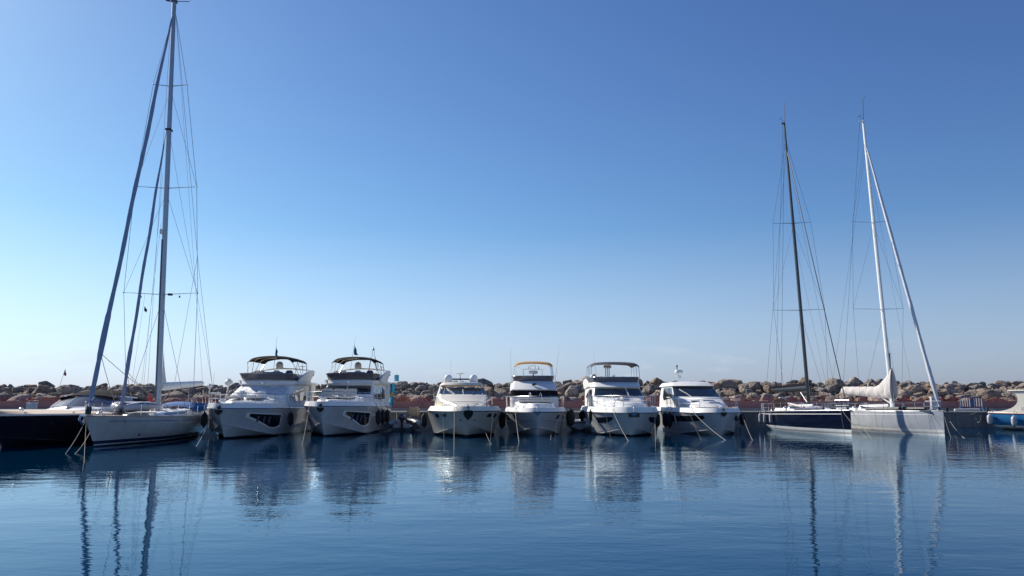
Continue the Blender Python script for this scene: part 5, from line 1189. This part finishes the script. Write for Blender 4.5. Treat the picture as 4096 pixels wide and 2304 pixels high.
# far clutter on the quay behind the stern of the first yacht
# ================================================================== fenders
def sidepoint(b, h, t, side, r): # world point just outside the sheer
    p = h.P(t, .97, side); return toworld(b, p+Vector((side*(r+.02), 0, 0)))
def hang(b, h, t, side, r, L, m, label, drop=.12, group=None):
    w = sidepoint(b, h, t, side, r); tp = Vector((w.x, w.y, w.z-drop))
    rt = toworld(b, h.railline(t, t+.001, .05, .28, side, 1)[0]); return fender(tp, tp.z-L, r, m, label, group, rt)
hang(bB, hB, .80, 1, .20, .85, M['fwhite'], 'big off white fender on the side of the tall masted yacht', drop=.0)
hang(cY, hC, .09, -1, .17, .85, M['fblack'], 'black fender at the bow of the yacht with the silver windscreen cover', drop=.15)
hang(cY, hC, .42, 1, .17, .85, M['fblack'], 'single black fender aft of the hull window of the yacht with the silver windscreen cover', drop=.18)
for t, w_ in ((.43, 'foremost'), (.56, 'middle'), (.72, 'aftmost')): hang(dY, hD, t, 1, .18, .95, M['fblack'], w_+' of three black fenders on the yacht with the turquoise flag', drop=.2, group='fenders of the turquoise flag yacht')
hang(kH, hH, .42, -1, .2, .9, M['fblack'], 'black fender on the left side of the cream cruiser', drop=.1)
hang(kH, hH, .46, 1, .22, 1.1, M['fblack'], 'black fender on the right side of the cream cruiser', drop=.0)
hang(kI, hI, .34, 1, .30, 1.15, M['fblack'], 'bulky black fender on the right side of the orange awning yacht', drop=-.25)
hang(kI, hI, .5, -1, .2, .95, M['fblack'], 'black fender on the left side of the orange awning yacht', drop=.05)
hang(kJ, hJ, .27, -1, .12, .75, M['fblack'], 'slim black fender near the left bow of the grey awning yacht', drop=-.2)
hang(kJ, hJ, .45, 1, .2, .95, M['fblack'], 'black fender on the right side of the grey awning yacht', drop=.0)
hang(kK, hK, .40, -1, .2, 1.0, M['fblack'], 'nearer black fender on the left side of the white hardtop cruiser', drop=.0)
hang(kK, hK, .52, -1, .2, 1.0, M['fblack'], 'farther black fender on the left side of the white hardtop cruiser', drop=.0)
hang(kK, hK, .30, 1, .18, .8, M['fblack'], 'black fender on the right side of the white hardtop cruiser', drop=.0)
for t, w_ in ((.955, 'aftmost'), (.83, 'middle'), (.70, 'foremost')): hang(bE, hE, t, -1, .13, .72, M['fgrey'], w_+' of three grey fenders on the navy sailing yacht', drop=.08, group='fenders of the navy yacht')
hang(bG, hG, .97, -1, .19, .78, M['fgrey'], 'grey fender at the stern corner of the blue launch', drop=.05, group='fenders of the blue launch')
hang(bG, hG, .74, -1, .19, .78, M['fgrey'], 'grey fender amidships on the blue launch', drop=.1, group='fenders of the blue launch')

# ================================================================== mooring ropes
def bowpt(b, h, t, side, dz=.3, inset=.1): return toworld(b, h.railline(t, t+.001, inset, dz, side, 1)[0])
def outer(b, h, t, side, dz=-.02): return toworld(b, Vector((side*(h.ws(t)+.03), h.y(h.zb, t), h.zsh(t)+dz)))
def rp_(b, h, t, side, u, v, label, dz=.3, r=.018, m=None):
    A = bowpt(b, h, t, side, dz); B = outer(b, h, t, side, dz*.6); C = gz(u, v, 0); pts = [A, B]+sag(B, C, .12, 10)[1:]; pts.append(C+(C-B).normalized()*.4)
    tag(MB().tube(pts, r*.72, 5).build('mooring_rope', m or M['rope']), label, 'rope', 'mooring ropes')
T = toworld
def rl(a, u, v, label, r=.018, m=None): mooring(a, gz(u, v, 0), label, .10, r, m)
rl(T(bB, (0, -1.2, 1.25)), 262, 1815, 'pale mooring rope running forward from the tall masted yacht, left one', .02)
rl(T(bB, (0, -.55, .75)), 300, 1815, 'pale mooring rope slanting from the stem of the tall masted yacht', .02)
rl(T(bB, (.0, -1.1, 1.1)), 336, 1850, 'thin mooring rope hanging straight from the bow of the tall masted yacht', .01)
rl(T(bB, (1.95, 12.5, 1.1)), 785, 1786, 'pale mooring rope slanting down past the white fender', .02)
rp_(cY, hC, .05, -1, 833, 1772, 'dark mooring rope from the left bow of the silver cover yacht', r=.014, m=M['ropedark'])
rp_(dY, hD, .05, -1, 1208, 1782, 'pale mooring rope from the left bow of the turquoise flag yacht')
rp_(kH, hH, .10, -1, 1778, 1800, 'left dark mooring rope of the cream cruiser', r=.013, m=M['ropedark'])
rp_(kH, hH, .035, -1, 1816, 1798, 'pale mooring rope left of the cream cruiser stem', r=.016)
rp_(kH, hH, .12, 1, 1958, 1790, 'right dark mooring rope of the cream cruiser', r=.013, m=M['ropedark'])
rl(T(kH, (1.05, .6, .62)), 1965, 1778, 'short pale rope from the right chine of the cream cruiser', .012)
rp_(kI, hI, .12, -1, 2076, 1768, 'doubled pale mooring rope on the left bow of the orange awning yacht', r=.022)
rp_(kI, hI, .12, 1, 2219, 1760, 'thin dark mooring rope on the right bow of the orange awning yacht', r=.010, m=M['ropedark'])
rl(T(kI, (.95, .9, .25)), 2201, 1775, 'short pale rope at the waterline of the orange awning yacht', .012)
rp_(kJ, hJ, .12, -1, 2446, 1764, 'dark hanging mooring rope on the left bow of the grey awning yacht', r=.012, m=M['ropedark'])
rp_(kJ, hJ, .07, -1, 2514, 1764, 'pale slanting mooring rope left of the anchor of the grey awning yacht', r=.02)
rp_(kJ, hJ, .12, 1, 2622, 1764, 'pale slanting mooring rope right of the anchor of the grey awning yacht', r=.02)
rp_(kK, hK, .16, -1, 2807, 1762, 'dark hanging mooring rope on the white hardtop cruiser', r=.014, m=M['ropedark'])
rp_(kK, hK, .14, -1, 2902, 1761, 'pale slanting mooring rope across the bow of the white hardtop cruiser', r=.02)
rp_(kK, hK, .14, 1, 3010, 1761, 'pale mooring rope from the right bow of the white hardtop cruiser', r=.018)
rp_(bE, hE, .05, -1, 3384, 1776, 'dark hanging mooring rope at the bow of the navy yacht', r=.012, m=M['ropedark'], dz=.1)
rp_(bE, hE, .045, -1, 3468, 1752, 'pale slanting mooring rope from the bow of the navy yacht', r=.02, dz=.1)
rp_(bE, hE, .03, 1, 3487, 1754, 'pale slanting mooring rope from the right bow of the navy yacht', r=.018, dz=.1)
rp_(bF, hF, .07, -1, 3734, 1780, 'dark hanging mooring rope at the bow of the grey yacht', r=.014, m=M['ropedark'], dz=.1)
rp_(bF, hF, .06, -1, 3754, 1745, 'taut dark mooring rope slanting down the bow of the grey yacht', r=.014, m=M['ropedark'], dz=.1)
rp_(bF, hF, .03, 1, 3804, 1750, 'pale mooring rope ahead of the bow of the grey yacht', r=.016, dz=.1)
rl(at(3800, 1685, 60), 3858, 1753, 'pale rope from the quay wall to the water right of the grey yacht', .018)
mooring(at(3905, 1650, 64.5), at(3800, 1640, 65.2), 'slack pale rope along the quay edge between the grey yacht and blue launch', .35, .022, dip=False)
mooring(at(3925, 1660, 62), at(3898, 1660, 64.8), 'looped pale rope at the stern of the blue launch', .6, .02, dip=False)
mooring(toworld(rb, (.0, 4.9, .7)), (toworld(rb, (.3, 8.2, QZ))), 'rope from the dark inflatable boat to the quay', .1, .014, dip=False)
